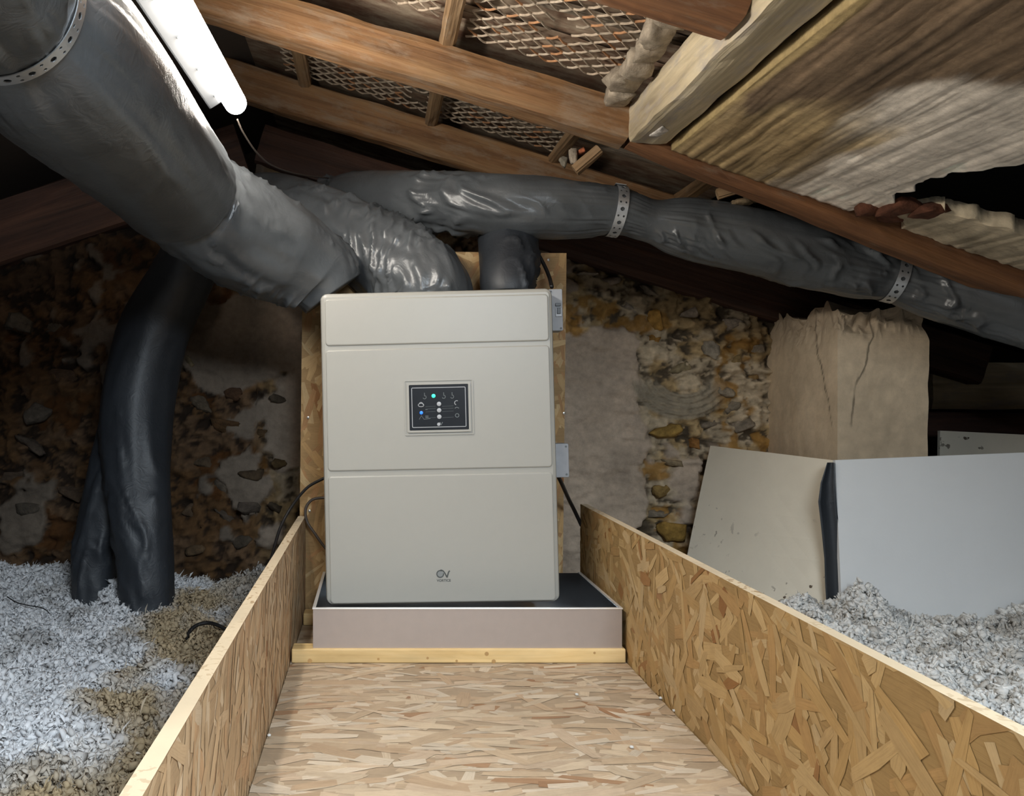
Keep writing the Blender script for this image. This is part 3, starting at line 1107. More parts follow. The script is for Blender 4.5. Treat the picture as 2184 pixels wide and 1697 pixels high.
plast = np.maximum.reduce([patch(1150, 690, 1372, 1300), patch(395, 640, 660, 830) * 0.95, patch(560, 760, 700, 960), patch(230, 690, 330, 950),
                           sstep(0.57, 0.61, fbm(q * 6.5, 4, 33)) * sstep(0.75, 0.7, X), patch(1430, 960, 1500, 1130)])
exposed = 1 - plast
gr = ridged(q * 16, 3, 41)
stn = fbm(q * 24, 5, 43)
cellq = np.stack([wx * 13, wz * 19, X * 0], 1)
disp = (fbm(q * 2.5, 3, 7) - 0.5) * 0.05
disp = disp + plast * (0.022 + (fbm(q * 7, 3, 8) - 0.5) * 0.040 + (fbm(q * np.array([18, 45, 1]), 3, 9) - 0.5) * 0.022)
fine = fbm(np.stack([X * 60, Z * 85, X * 0], 1), 3, 44)
disp = disp + exposed * ((fbm(np.stack([wx * 16, wz * 60, X * 0], 1), 3, 58) - 0.5) * 0.03 + (ridged(cellq, 2, 12) - 0.55) * 0.036 + (stn - 0.5) * 0.050 + (fine - 0.5) * 0.022)
# trowel swirl of mortar
cx, cz = W_(1455, 790)
rr = np.hypot(X - cx, (Z - cz) * 1.15)
sw = sstep(0.09, 0.10, rr) * sstep(0.205, 0.19, rr) * sstep(cz - 0.01, cz - 0.07, Z) * sstep(cx + 0.17, cx + 0.08, X)
disp = disp * (1 - 0.6 * sw) + sw * (0.022 + 0.009 * np.sin(rr * 260))
# trowelled ridge between plaster and rubble
Yv = YW - disp
pl_c = np.array([0.56, 0.445, 0.34])
mort = np.array([0.53, 0.425, 0.29])
pit_c = np.array([0.11, 0.082, 0.052])
och = np.array([0.36, 0.19, 0.045])
n5 = fbm(q * 5.5, 4, 51)
n6 = fbm(q * 17, 4, 52)
col = pl_c[None, :] * (0.68 + 0.62 * fbm(q * 8, 4, 53))[:, None]
mc = mort[None, :] * (0.15 + 0.75 * stn + 0.95 * fine)[:, None]
warm = sstep(0.45, 0.6, fbm(q * 10, 3, 57))
mc = mc * (1 - warm[:, None] * np.array([0.12, 0.22, 0.42])[None, :])
hole = sstep(0.52, 0.45, ridged(cellq, 2, 12) * 0.35 + stn * 0.35 + fine * 0.3)  # pits of the relief turn darker
mc = mc * (1 - hole)[:, None] + pit_c[None, :] * hole[:, None]
of = sstep(0.60, 0.64, n5) * sstep(0.46, 0.52, n6) * 0.9
mc = mc * (1 - of)[:, None] + (och[None, :] * (0.6 + 0.8 * n6)[:, None]) * of[:, None]
# the rubble left of the unit is rust brown, with the duct shadow painted in
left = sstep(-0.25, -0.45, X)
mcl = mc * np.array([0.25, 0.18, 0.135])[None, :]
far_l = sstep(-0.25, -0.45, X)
col = col * (1 - far_l * 0.64)[:, None]  # plaster on the left takes the same painted shadow
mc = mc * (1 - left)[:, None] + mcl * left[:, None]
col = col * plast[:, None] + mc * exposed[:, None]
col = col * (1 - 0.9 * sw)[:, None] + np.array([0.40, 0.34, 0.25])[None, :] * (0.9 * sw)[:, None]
top_shade = sstep(0.27, 0.02, (np.repeat(top[:, None], nz_, 1).ravel() - Z) + (fbm(q * 8, 3, 55) - 0.5) * 0.12)  # shadow of the branch duct painted along the wall top
col = col * (1 - 0.55 * top_shade)[:, None]
col = col * (1 - 0.36 * sstep(-0.25, -0.8, X))[:, None]  # duct shadow painted deeper towards the far left
V = np.stack([X, Yv, Z], 1)
nxw = len(xs)
idx = np.arange(nxw * nz_).reshape(nxw, nz_)
a, b_, c, d = idx[:-1, :-1].ravel(), idx[1:, :-1].ravel(), idx[1:, 1:].ravel(), idx[:-1, 1:].ravel()
Fq = [np.stack([a, b_, c, d], 1)]
n = len(V)
rim = np.concatenate([idx[:, 0], idx[-1, 1:], idx[::-1, -1][1:], idx[0, ::-1][1:-1]])
m_ = len(rim)
back = V[rim].copy()
back[:, 1] = YW + 0.22
jj = np.arange(m_)
Fs = np.stack([rim, n + jj, n + (jj + 1) % m_, rim[(jj + 1) % m_]], 1)
Fq.append(Fs)
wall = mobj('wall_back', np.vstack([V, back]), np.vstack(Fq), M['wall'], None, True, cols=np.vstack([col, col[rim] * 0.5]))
tag(wall, kind='structure')

# stones that stand out of the wall
rs = random.Random(8)
stones = [(1400, 685, .034, .055, (0.42, 0.23, 0.055)), (1390, 720, .03, .03, (0.38, 0.2, 0.05)), (1420, 920, .075, .035, (0.46, 0.29, 0.08)), (1480, 945, .03, .026, (0.42, 0.2, 0.06)),
          (1565, 770, .042, .03, (0.36, 0.25, 0.11)), (1455, 785, .06, .03, (0.36, 0.29, 0.17)), (1500, 745, .045, .038, (0.36, 0.31, 0.24)), (1610, 805, .03, .018, (0.35, 0.22, 0.09)),
          (1430, 985, .06, .022, (0.33, 0.25, 0.15)), (1410, 1045, .05, .03, (0.40, 0.26, 0.09)), (1430, 1130, .07, .045, (0.42, 0.25, 0.06)), (1405, 1095, .055, .022, (0.27, 0.22, 0.16)),
          (1440, 1180, .07, .03, (0.36, 0.22, 0.07)), (1540, 835, .05, .024, (0.40, 0.33, 0.24)), (1570, 870, .055, .035, (0.36, 0.30, 0.22)), (1560, 690, .05, .03, (0.30, 0.25, 0.2)),
          (1470, 670, .05, .026, (0.3, 0.25, 0.2)), (1620, 745, .045, .035, (0.27, 0.22, 0.16)), (1300, 600, .05, .022, (0.26, 0.21, 0.17)), (1380, 620, .05, .02, (0.24, 0.2, 0.16)),
          (1250, 585, .05, .016, (0.30, 0.25, 0.2)), (1590, 905, .06, .03, (0.33, 0.27, 0.2)), (1520, 905, .05, .02, (0.32, 0.26, 0.19)), (1340, 655, .045, .022, (0.28, 0.23, 0.18)),
          (410, 770, .03, .04, (0.40, 0.31, 0.18)), (430, 860, .06, .04, (0.28, 0.21, 0.14)), (500, 840, .05, .03, (0.20, 0.10, 0.05)), (480, 905, .07, .04, (0.24, 0.125, 0.05)),
          (560, 920, .06, .035, (0.22, 0.13, 0.06)), (430, 985, .05, .03, (0.22, 0.15, 0.09)), (540, 1010, .06, .03, (0.19, 0.125, 0.07)), (400, 1090, .06, .04, (0.26, 0.17, 0.10)),
          (470, 1100, .06, .03, (0.24, 0.18, 0.13)), (530, 1080, .055, .035, (0.27, 0.21, 0.16)), (420, 1170, .05, .03, (0.30, 0.19, 0.10)), (520, 1150, .05, .03, (0.22, 0.17, 0.12)),
          (470, 1040, .05, .03, (0.28, 0.22, 0.16)), (590, 1080, .05, .03, (0.22, 0.16, 0.10)), (90, 880, .07, .045, (0.26, 0.21, 0.16)), (60, 950, .08, .04, (0.20, 0.15, 0.11)),
          (130, 800, .08, .03, (0.24, 0.14, 0.08)), (40, 690, .07, .05, (0.26, 0.22, 0.17)), (150, 1050, .07, .04, (0.20, 0.13, 0.08)), (70, 1080, .07, .035, (0.2, 0.16, 0.12)),
          (30, 1020, .06, .03, (0.22, 0.15, 0.10)), (110, 700, .05, .035, (0.22, 0.18, 0.14)), (600, 985, .04, .028, (0.3, 0.19, 0.08)), (590, 850, .05, .02, (0.25, 0.19, 0.13))]
for i, (px, py, sx, sz, cl) in enumerate(stones):
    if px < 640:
        cl = tuple(c_ * 0.42 for c_ in cl)  # left stones darkened to sit in the painted shadow
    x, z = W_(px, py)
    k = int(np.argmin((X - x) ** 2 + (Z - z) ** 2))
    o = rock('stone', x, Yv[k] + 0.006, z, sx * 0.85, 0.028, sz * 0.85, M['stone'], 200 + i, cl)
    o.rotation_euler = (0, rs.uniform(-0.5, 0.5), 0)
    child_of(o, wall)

# chimney stack, rendered
def chimney():
    x0, x1, y0, y1 = 1.383, 1.655, 2.555, 3.02
    zt = CZ + 0.27
    faces = [((x0, y1), (x0, y0)), ((x0, y0), (x1, y0)), ((x1, y0), (x1, y1))]
    V, Fq, n0 = [], [], 0
    nu, nv = 70, 130
    per = []
    for (a, b_) in faces:
        for i in range(nu):
            t = i / nu
            per.append((a[0] + (b_[0] - a[0]) * t, a[1] + (b_[1] - a[1]) * t))
    per.append(faces[-1][1])
    per = np.array(per)
    m = len(per)
    zz = np.linspace(-0.13, zt, nv)
    PXg = np.repeat(per[:, None, :], nv, 1)
    ZZ = np.repeat(zz[None, :], m, 0)
    V = np.concatenate([PXg, ZZ[:, :, None]], 2).reshape(-1, 3)
    q = V.copy()
    ctr = np.array([(x0 + x1) / 2, (y0 + y1) / 2])
    dirv = V[:, :2] - ctr
    dirv /= np.linalg.norm(dirv, axis=1)[:, None]
    dd = (fbm(q * 5, 3, 3) - 0.5) * 0.012 + (fbm(q * 20, 4, 4) - 0.5) * 0.005
    rt = sstep(zt - 0.13, zt - 0.03, V[:, 2] + (fbm(q * 9, 3, 6) - 0.5) * 0.08)
    dd = dd - rt * (0.012 + 0.05 * np.abs(ridged(q * 11, 3, 5) - 0.55))
    V[:, :2] += dirv * dd[:, None]
    topc = fbm(np.stack([V[:, 0] * 14, V[:, 1] * 14, V[:, 2] * 0], 1), 3, 12) - 0.5
    V[:, 2] += rt * topc * 0.10
    idx = np.arange(m * nv).reshape(m, nv)
    a, b_, c, d = idx[:-1, :-1].ravel(), idx[1:, :-1].ravel(), idx[1:, 1:].ravel(), idx[:-1, 1:].ravel()
    Fq = np.stack([a, b_, c, d], 1).tolist()
    Fq.append(tuple(idx[:, -1]))
    base = np.array([0.68, 0.55, 0.39])
    col = base[None, :] * (0.75 + 0.45 * fbm(q * 4, 4, 21))[:, None]
    cr_ = np.minimum(np.abs(q[:, 0] - 1.46 - 0.05 * (fbm(q * np.array([3, 3, 9]), 3, 30) - 0.5) - 0.03 * np.sin(q[:, 2] * 9)), np.abs(q[:, 1] - 2.68 - 0.35 * (q[:, 2] - 0.75) + 0.05 * fbm(q * 9, 3, 31)))
    crk = sstep(0.004, 0.001, cr_) * sstep(0.45, 0.62, q[:, 2]) * sstep(0.35, 0.5, vn(q * 14, 8))
    col = col * (1 - 0.75 * crk)[:, None]
    sp = sstep(0.70, 0.74, vn(q * 55, 9)) * sstep(0.5, 0.62, fbm(q * 6, 3, 10))
    col = col * (1 - rt[:, None] * 0.45) + rt[:, None] * 0.45 * np.array([0.20, 0.155, 0.12])
    return mobj('chimney_stack', V, Fq, M['render'], None, False, cols=col)


tag(chimney(), 'beige rendered chimney stack with crumbling top behind the plasterboard', 'chimney')
# timbers in the dark gap right of the chimney
o = beam('gap_board', P(1990, 872, 3.1), P(2420, 872, 3.1), 0.17, 0.04, M['purlin'], seed=120)
tag(o, 'broad dim board lying level in the dark gap behind the chimney', 'board')
o = beam('gap_beam', P(1960, 930, 2.99), P(2420, 935, 2.99), 0.085, 0.05, M['rafter_dark'], seed=121)
tag(o, 'blackened low beam under the broad board in the dark gap', 'beam')

# ------------------------------------------------------------------ plasterboard sheets
o = slab('plasterboard_sheet', [P(2005, 918, 2.85), P(2420, 938, 2.85), P(2420, 1300, 2.80), P(2000, 1300, 2.80)], 0.0125, M['board_cream'])
tag(o, 'cream plasterboard sheet farther back beside the chimney, only its top showing', 'plasterboard')
o = slab('plasterboard_sheet', [P(1515, 950, 2.93), P(1776, 981, 2.44), P(1764, 1330, 2.41), P(1440, 1300, 2.80)], 0.0125, M['board_cream'], sub=8, wob=0.012, seed=3)
tag(o, 'cream speckled plasterboard sheet leaning beside the right OSB side board', 'plasterboard')
o = slab('plasterboard_sheet', [P(1781, 981, 2.40), P(2600, 948, 2.40), P(2600, 1420, 2.36), P(1796, 1330, 2.38)], 0.0125, M['board_white'], sub=6, wob=0.006, seed=4)
tag(o, 'large bluish white plasterboard sheet standing in the loose insulation', 'plasterboard')
# black film strip in the joint
lft = [(1764, 986), (1750, 1030), (1745, 1070), (1752, 1130), (1758, 1190), (1760, 1250), (1764, 1310)]
rgt = [(1779, 986), (1781, 1030), (1784, 1070), (1790, 1130), (1794, 1190), (1796, 1250), (1798, 1310)]
V, Fc = [], []
for (l, r) in zip(lft, rgt):
    for t in np.linspace(0, 1, 7):
        p = P(l[0] + (r[0] - l[0]) * t, l[1] + (r[1] - l[1]) * t, 2.405 + 0.012 * math.sin(math.pi * t) - 0.014)
        V.append(p[:])
    for t in np.linspace(1, 0, 7):
        p = P(l[0] + (r[0] - l[0]) * t, l[1] + (r[1] - l[1]) * t, 2.405 + 0.014)
        V.append(p[:])
k = 14
for i in range(len(lft) - 1):
    for j in range(k):
        Fc.append((i * k + j, i * k + (j + 1) % k, (i + 1) * k + (j + 1) % k, (i + 1) * k + j))
o = mobj('film_strip', V, Fc, M['film_dark'], None, True)
tag(o, 'black plastic film bulging from the joint between two plasterboard sheets', 'plastic film')

# ------------------------------------------------------------------ loose fill insulation
def fluff(name, x0, x1, y0, y1, hfun, keep, nfl, seed, colfun, label):
    rng = np.random.default_rng(seed)
    # base mat
    nx, ny = int((x1 - x0) / 0.018), int((y1 - y0) / 0.018)
    xs, ys = np.linspace(x0, x1, nx), np.linspace(y0, y1, ny)
    Xg, Yg = np.meshgrid(xs, ys, indexing='ij')
    Xr, Yr = Xg.ravel(), Yg.ravel()
    Zr = hfun(Xr, Yr) - 0.006
    V0 = np.stack([Xr, Yr, Zr], 1)
    idx = np.arange(nx * ny).reshape(nx, ny)
    a, b_, c, d = idx[:-1, :-1].ravel(), idx[1:, :-1].ravel(), idx[1:, 1:].ravel(), idx[:-1, 1:].ravel()
    F0 = np.vstack([np.stack([a, b_, c], 1), np.stack([a, c, d], 1)])
    C0 = colfun(V0) * 0.95
    # a flake: a crumpled lump with a few torn scraps sticking out
    bm = bmesh.new()
    bmesh.ops.create_icosphere(bm, subdivisions=1, radius=0.82)
    IV = np.array([v.co[:] for v in bm.verts])
    IF = np.array([[v.index for v in f.verts] for f in bm.faces])
    bm.free()
    nt_ = 5
    cen = rng.normal(size=(nt_, 3))
    cen = cen / np.linalg.norm(cen, axis=1)[:, None] * 0.75
    TV = np.vstack([IV, (cen[:, None, :] + rng.normal(size=(nt_, 3, 3)) * 0.42).reshape(-1, 3)])
    TF = np.vstack([IF, 12 + np.arange(nt_ * 3).reshape(nt_, 3)])
    px, py = rng.uniform(x0 + 0.015, x1 - 0.015, nfl), rng.uniform(y0 + 0.015, y1 - 0.015, nfl)
    # denser where it is close to the camera
    ok = keep(px, py)
    px, py = px[ok], py[ok]
    n = len(px)
    sz = 0.0028 + 0.0098 * rng.random(n) ** 1.3 * (1 + 0.5 * (rng.random(n) < 0.12))
    z = hfun(px, py) + rng.uniform(-0.006, 0.015, n)
    R = rng.normal(size=(n, 3, 3))
    Qm, _ = np.linalg.qr(R)
    sc = np.stack([sz * rng.uniform(0.8, 1.5, n), sz * rng.uniform(0.5, 1.1, n), sz * rng.uniform(0.30, 0.70, n)], 1)
    jit = rng.uniform(0.5, 1.4, (n, len(TV), 1))
    VV = TV[None] * jit * sc[:, None, :]
    VV = np.einsum('nij,nkj->nki', Qm, VV)
    ctr = np.stack([px, py, z], 1)
    VV = VV + ctr[:, None, :]
    CC = np.repeat((colfun(ctr) * rng.uniform(0.84, 1.06, (n, 1)))[:, None, :], len(TV), 1)
    FF = TF[None] + (np.arange(n) * len(TV))[:, None, None] + len(V0)
    V = np.vstack([V0, VV.reshape(-1, 3)])
    Fa = np.vstack([F0, FF.reshape(-1, 3)])
    Ca = np.clip(np.vstack([C0, CC.reshape(-1, 3)]), 0, 1)
    o = mobj(name, V, Fa, M['fluff'], None, False, cols=Ca)
    tag(o, label, 'insulation', kind='stuff')
    return o


def hide(x, y):
    return _hash(np.floor(x * 4000), np.floor(y * 4000), np.floor(x * 0), 5)


def hL(x, y):
    q = np.stack([x, y, x * 0], 1)
    h = 0.0 + (fbm(q * 3.2, 3, 61) - 0.5) * 0.09 + (fbm(q * 15, 3, 62) - 0.5) * 0.075
    h = h - 0.07 * sstep(-0.56, -0.34, x) * sstep(2.6, 1.7, y)
    h = h + 0.05 * np.exp(-(((x + 0.80) / 0.05) ** 2 + ((y - 2.6) / 0.07) ** 2))
    return h


def cL(p):
    q = p.copy()
    white = np.array([0.93, 0.93, 0.94])
    tan = np.array([0.50, 0.37, 0.20])
    grey = np.array([0.50, 0.48, 0.46])
    nn = fbm(q * 5, 3, 63) - 0.5
    f = sstep(-0.59, -0.47, p[:, 0] + nn * 0.34) * sstep(3.2, 2.4, p[:, 1] - nn * 0.6) * 0.9
    g = sstep(0.52, 0.66, fbm(q * 8, 3, 64)) * 0.65
    c = white[None] * (1 - g)[:, None] + grey[None] * g[:, None]
    return c * (1 - f)[:, None] + tan[None] * f[:, None]


fluff('insulation_fill', -1.8, -0.236, 0.75, 2.97, hL, lambda x, y: (x > -0.50 * y - 0.22) & ((x < -0.36) | (hide(x, y) < 0.2)), 95000, 3, cL,
      'white loose fill insulation with tan dust left of the OSB box')


def hR(x, y):
    q = np.stack([x, y, x * 0], 1)
    h = 0.025 + (fbm(q * 3.2, 3, 65) - 0.5) * 0.06 + (fbm(q * 16, 3, 66) - 0.5) * 0.07
    h = h + 0.085 * np.exp(-(((x - 1.315) / 0.07) ** 2 + ((y - 2.3) / 0.10) ** 2))
    h = h + 0.05 * np.exp(-(((x - 1.14) / 0.05) ** 2 + ((y - 2.3) / 0.12) ** 2))
    h = h + 0.05 * np.exp(-(((x - 1.85) / 0.10) ** 2 + ((y - 2.3) / 0.10) ** 2))
    return h


def cR(p):
    white = np.array([0.96, 0.95, 0.92])
    grey = np.array([0.52, 0.47, 0.40])
    g = sstep(0.56, 0.68, fbm(p * 9, 3, 67)) * 0.6
    return white[None] * (1 - g)[:, None] + grey[None] * g[:, None]


fluff('insulation_fill', 0.625, 2.45, 1.0, 2.36, hR, lambda x, y: (x < 0.80 * y + 0.42) & ((x > 1.02) | (hide(x, y) < 0.15)), 98000, 4, cR,
      'cream white loose fill insulation heaped against the plasterboard sheets')

# ------------------------------------------------------------------ ducts
def T_(px, py, Y, rpx):
    p = P(px, py, Y)
    return (p.x, p.y, p.z, rpx * Y / F)


AX, AZ = -0.476, CZ + 0.509
dA = empty('insulated_duct', (AX, 2.0, AZ))
tag(dA, 'thick grey insulated duct running past the lamp to the top of the unit', 'duct')


def rel(pts, e):
    l = e.location
    return [(p[0] - l.x, p[1] - l.y, p[2] - l.z, p[3]) for p in pts]


ptsA = [(AX, 0.55, AZ, 0.125), (AX, 0.85, AZ, 0.122), (AX - 0.005, 1.086, AZ, 0.128), (AX, 1.35, AZ, 0.142), (AX, 1.7, AZ, 0.142), (AX, 1.90, AZ - 0.002, 0.143), (AX + 0.002, 1.99, AZ - 0.006, 0.145), (AX + 0.003, 2.02, AZ - 0.008, 0.143), (AX + 0.004, 2.03, AZ - 0.008, 0.112)]
oA, iA = tube('duct_sleeve', rel(ptsA, dA), M['film'], dA, 170, 96, wr=0.0028, lump=0.006, pinch=[(0.36, 0.16)], seed=1, freq=(5, 7))
ptsA2 = [(AX + 0.002, 1.975, AZ - 0.010, 0.110), T_(412, 432, 2.10, 118), T_(510, 496, 2.22, 116), T_(610, 545, 2.30, 106), T_(680, 590, 2.33, 88), T_(708, 628, 2.335, 70)]
tube('duct_elbow', rel(ptsA2, dA), M['film'], dA, 150, 96, wr=0.0050, lump=0.010, seed=2, freq=(15, 7))

ptsD2 = [T_(490, 452, 2.74, 66), T_(580, 450, 2.69, 76), T_(675, 482, 2.60, 86), T_(780, 530, 2.51, 93), T_(868, 580, 2.42, 96), T_(914, 618, 2.36, 92), T_(920, 655, 2.345, 84)]
o, _ = tube('insulated_duct', ptsD2, M['film'], None, 200, 96, wr=0.0068, lump=0.010, seed=3, freq=(22, 7))
tag(o, 'crinkled grey insulated duct curving down into the middle of the unit top', 'duct')

ptsD3 = [T_(590, 452, 2.89, 38), T_(680, 432, 2.85, 46), T_(760, 420, 2.74, 54), T_(900, 427, 2.54, 60), T_(1080, 440, 2.42, 66), T_(1230, 446, 2.42, 62), T_(1312, 450, 2.42, 58),
         T_(1375, 468, 2.42, 58), T_(1450, 484, 2.42, 62), T_(1560, 505, 2.41, 68), T_(1700, 538, 2.40, 68), T_(1820, 572, 2.40, 64), T_(1908, 592, 2.40, 60), T_(2040, 628, 2.36, 66), T_(2184, 668, 2.3, 68),
         T_(2400, 725, 2.25, 68), T_(2700, 800, 2.2, 68)]
_c = catmull(ptsD3, 300)[:, :3]
_s = np.concatenate([[0], np.cumsum(np.linalg.norm(np.diff(_c, axis=0), axis=1))])
fr = lambda px: float(_s[int(np.argmin(np.abs(PX + _c[:, 0] / _c[:, 1] * F - px)))] / _s[-1])
oD3, iD3 = tube('insulated_duct', ptsD3, M['film'], None, 420, 96, wr=0.0085, lump=0.007, pinch=[(fr(1312), 0.10), (fr(1385), 0.22), (fr(1905), 0.14)], seed=4, freq=(18, 6))
tag(oD3, 'long glossy dark grey branch duct strapped below the sloping rafters', 'duct')

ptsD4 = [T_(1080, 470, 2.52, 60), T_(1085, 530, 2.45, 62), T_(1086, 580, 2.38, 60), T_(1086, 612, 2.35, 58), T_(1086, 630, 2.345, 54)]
o, _ = tube('insulated_duct', ptsD4, M['film_dark'], None, 60, 64, wr=0.006, lump=0.008, seed=5, freq=(16, 5))  # darker film than its neighbours, standing in for shadow
tag(o, 'short duct, its shadow put into black film, dropping onto the right of the unit top', 'duct')

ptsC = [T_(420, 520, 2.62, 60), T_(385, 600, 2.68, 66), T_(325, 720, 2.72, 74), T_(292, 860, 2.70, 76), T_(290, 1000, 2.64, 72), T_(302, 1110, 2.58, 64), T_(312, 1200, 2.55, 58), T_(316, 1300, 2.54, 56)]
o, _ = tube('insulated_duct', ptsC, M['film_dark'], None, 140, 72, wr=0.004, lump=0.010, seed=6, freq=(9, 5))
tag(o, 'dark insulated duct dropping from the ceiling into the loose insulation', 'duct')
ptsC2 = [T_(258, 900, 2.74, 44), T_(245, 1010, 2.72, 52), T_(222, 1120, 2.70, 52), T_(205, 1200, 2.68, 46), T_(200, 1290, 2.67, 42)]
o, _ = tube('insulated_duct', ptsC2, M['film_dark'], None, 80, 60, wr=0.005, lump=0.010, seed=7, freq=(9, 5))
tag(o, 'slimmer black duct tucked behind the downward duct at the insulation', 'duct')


# perforated straps
def strap(name, info, frac, width, a0, a1, gap, label, tab_to=None, parent_loc=(0, 0, 0), ncell=None):
    k = int(np.argmin(np.abs(info['s'] - frac * info['s'][-1])))
    c = info['c'][k] + np.array(parent_loc)
    N, B, T = info['N'][k], info['B'][k], info['T'][k]
    r = info['r'][k] + gap
    L = r * (a1 - a0)
    cell = width * 0.62
    n = ncell or max(6, int(L / cell))
    V, Fc = [], []

    def pt(u, v, o_):
        a = a0 + (a1 - a0) * u
        p = c + (r + o_) * (math.cos(a) * N + math.sin(a) * B) + T * v * width
        return tuple(p)
    for i in range(n):
        big = i % 2 == 0
        for half in ((0,) if big else (-1, 1)):
            lo, hi = (-0.5, 0.5) if half == 0 else ((-0.5, 0.0) if half < 0 else (0.0, 0.5))
            uc, vc = (i + 0.5) / n, (lo + hi) / 2
            hr = width * (0.20 if big else 0.10)
            k0 = len(V)
            m = 8
            outer = [(0, hi), (.5, hi), (1, hi), (1, (lo + hi) / 2), (1, lo), (.5, lo), (0, lo), (0, (lo + hi) / 2)]
            for lay in (0.0, 0.0014):
                for (u, v) in outer:
                    V.append(pt((i + u) / n, v, lay))
                for (u, v) in outer:
                    du, dv = (u - .5) * L / n, (v - vc) * width
                    ln = math.hypot(du, dv)
                    V.append(pt(uc + du / ln * hr / L, vc + dv / ln * hr / width, lay))
            for j in range(m):
                j2 = (j + 1) % m
                Fc += [(k0 + j, k0 + j2, k0 + m + j2, k0 + m + j), (k0 + 16 + j, k0 + 16 + m + j, k0 + 16 + m + j2, k0 + 16 + j2),
                       (k0 + m + j, k0 + m + j2, k0 + 24 + j2, k0 + 24 + j), (k0 + j, k0 + 16 + j, k0 + 16 + j2, k0 + j2)]
    if tab_to is not None:
        p = np.array(pt(0, 0, 0.0007))
        q_ = np.array(tab_to)
        d = q_ - p
        nrm = np.cross(d, T)
        nrm /= np.linalg.norm(nrm)
        k0 = len(V)
        for s_ in (-0.0008, 0.0008):
            for (a, sd) in ((p, -1), (p, 1), (q_, 1), (q_, -1)):
                V.append(tuple(a + T * sd * width / 2 + nrm * s_))
        Fc += [(k0, k0 + 1, k0 + 2, k0 + 3), (k0 + 7, k0 + 6, k0 + 5, k0 + 4)] + [(k0 + i, k0 + 4 + i, k0 + 4 + (i + 1) % 4, k0 + (i + 1) % 4) for i in range(4)]
    o = mobj(name, V, Fc, M['zinc'])
    return tag(o, label, 'strap')


strap('perforated_strap', iA, 0.36, 0.026, 0, 2 * math.pi, 0.003, 'perforated galvanised strap around the thick duct beside the lamp', parent_loc=dA.location)


def facing(info, frac):
    k = int(np.argmin(np.abs(info['s'] - frac * info['s'][-1])))
    N, B = info['N'][k], info['B'][k]
    v = np.array([0, -1.0, 0])
    return math.atan2(v.dot(B), v.dot(N)), info['c'][k], info['r'][k]


for px, lab, tab in ((1312, 'perforated galvanised strap holding the branch duct near its squeezed neck', (1325, 392, 2.36)), (1905, 'bright perforated strap holding the branch duct near the broken plaster', (1926, 540, 2.33))):
    a, cc, rr_ = facing(iD3, fr(px))
    # sweep from the top of the duct over its near side to the bottom and back up behind
    k = int(np.argmin(np.abs(iD3['s'] - fr(px) * iD3['s'][-1])))
    up = np.array([0, 0, 1.0])
    at = math.atan2(up.dot(iD3['B'][k]), up.dot(iD3['N'][k]))
    sgn = 1 if math.sin(a - at) > 0 else -1
    strap('perforated_strap', iD3, fr(px), 0.030, at, at + sgn * 2 * math.pi, 0.003, lab, tab_to=P(*tab)[:])

# ------------------------------------------------------------------ lamp
def lamp_fixture(loc, L, label, tilt=(0, 0, 0)):
    e = empty('batten_lamp', loc, tilt)
    tag(e, label, 'lamp')
    # local: axis along -Y from 0 to -L ; light side faces local -Z
    V, Fq = [], []
    r = 0.0265
    nseg, na = 26, 24
    ys = np.concatenate([np.linspace(0, 0.030, 8), np.linspace(0.05, L - 0.05, 10), np.linspace(L - 0.030, L, 8)])
    for y in ys:
        dd = min(y, L - y)
        k = 1.0 if dd >= 0.03 else math.sqrt(max(0.0, 1 - (1 - dd / 0.03) ** 2)) * 0.97 + 0.03
        for j in range(na):
            a = 2 * math.pi * j / na
            V.append((r * k * math.cos(a), -y, r * k * math.sin(a)))
    for i in range(len(ys) - 1):
        for j in range(na):
            a, b_ = i * na + j, i * na + (j + 1) % na
            Fq.append((a, b_, b_ + na, a + na))
    Fq.append(tuple(range(na))[::-1])
    Fq.append(tuple(range((len(ys) - 1) * na, len(ys) * na)))
    mobj('diffuser', V, Fq, M['diffuser'], e, True)
    hx0, hx1 = -0.060, 0.020
    bbox_obj('housing', hx0, hx1, -L + 0.015, -0.010, 0.026, 0.042, M['lamp_body'], e, 0.004)
    for k in range(4):
        y = -0.06 - k * 0.16
        bbox_obj('clip', -0.034, -0.027, y - 0.004, y + 0.004, 0.010, 0.027, M['dim'], e, 0.001)
    return e


Lp = P(507, 228, 2.05)
lamp_fixture((Lp.x, Lp.y, Lp.z), 1.20, 'lit white batten lamp hanging beside the thick grey duct', (math.radians(-0.5), math.radians(-32), math.radians(-2.0)))
cb = cable('lamp_cable', [Vector(Lp) + Vector((-0.002, 0.004, -0.028)), P(520, 285, 2.08), P(550, 328, 2.15), P(585, 355, 2.3), P(640, 372, 2.5), P(700, 380, 2.7)], 0.0022, M['cable_g'])
tag(cb, 'thin cable drooping from the end of the lamp towards the ducts', 'cable')

# ------------------------------------------------------------------ ventilation unit
uc = P(936.75, 952.25, 2.2)
U = empty('ventilation_unit', (uc.x, 2.2, uc.z), (math.radians(-1.2), math.radians(-1.25), math.radians(-1.6)))
tag(U, 'cream wall-hung heat recovery ventilation unit with black control panel', 'ventilation unit')
rslab('casing', 0, 0, 0.600, 0.805, 0.018, 0.0, 0.200, 0.010, M['unit'], U)
rslab('cover_panel', 0, 0.3265, 0.577, 0.121, 0.010, -0.004, 0.006, 0.0035, M['unit'], U)
rslab('cover_panel', 0, 0.0985, 0.577, 0.313, 0.010, -0.004, 0.006, 0.0035, M['unit'], U)
low = rslab('cover_panel', 0, -0.2345, 0.577, 0.327, 0.010, -0.004, 0.006, 0.0035, M['unit'], U)
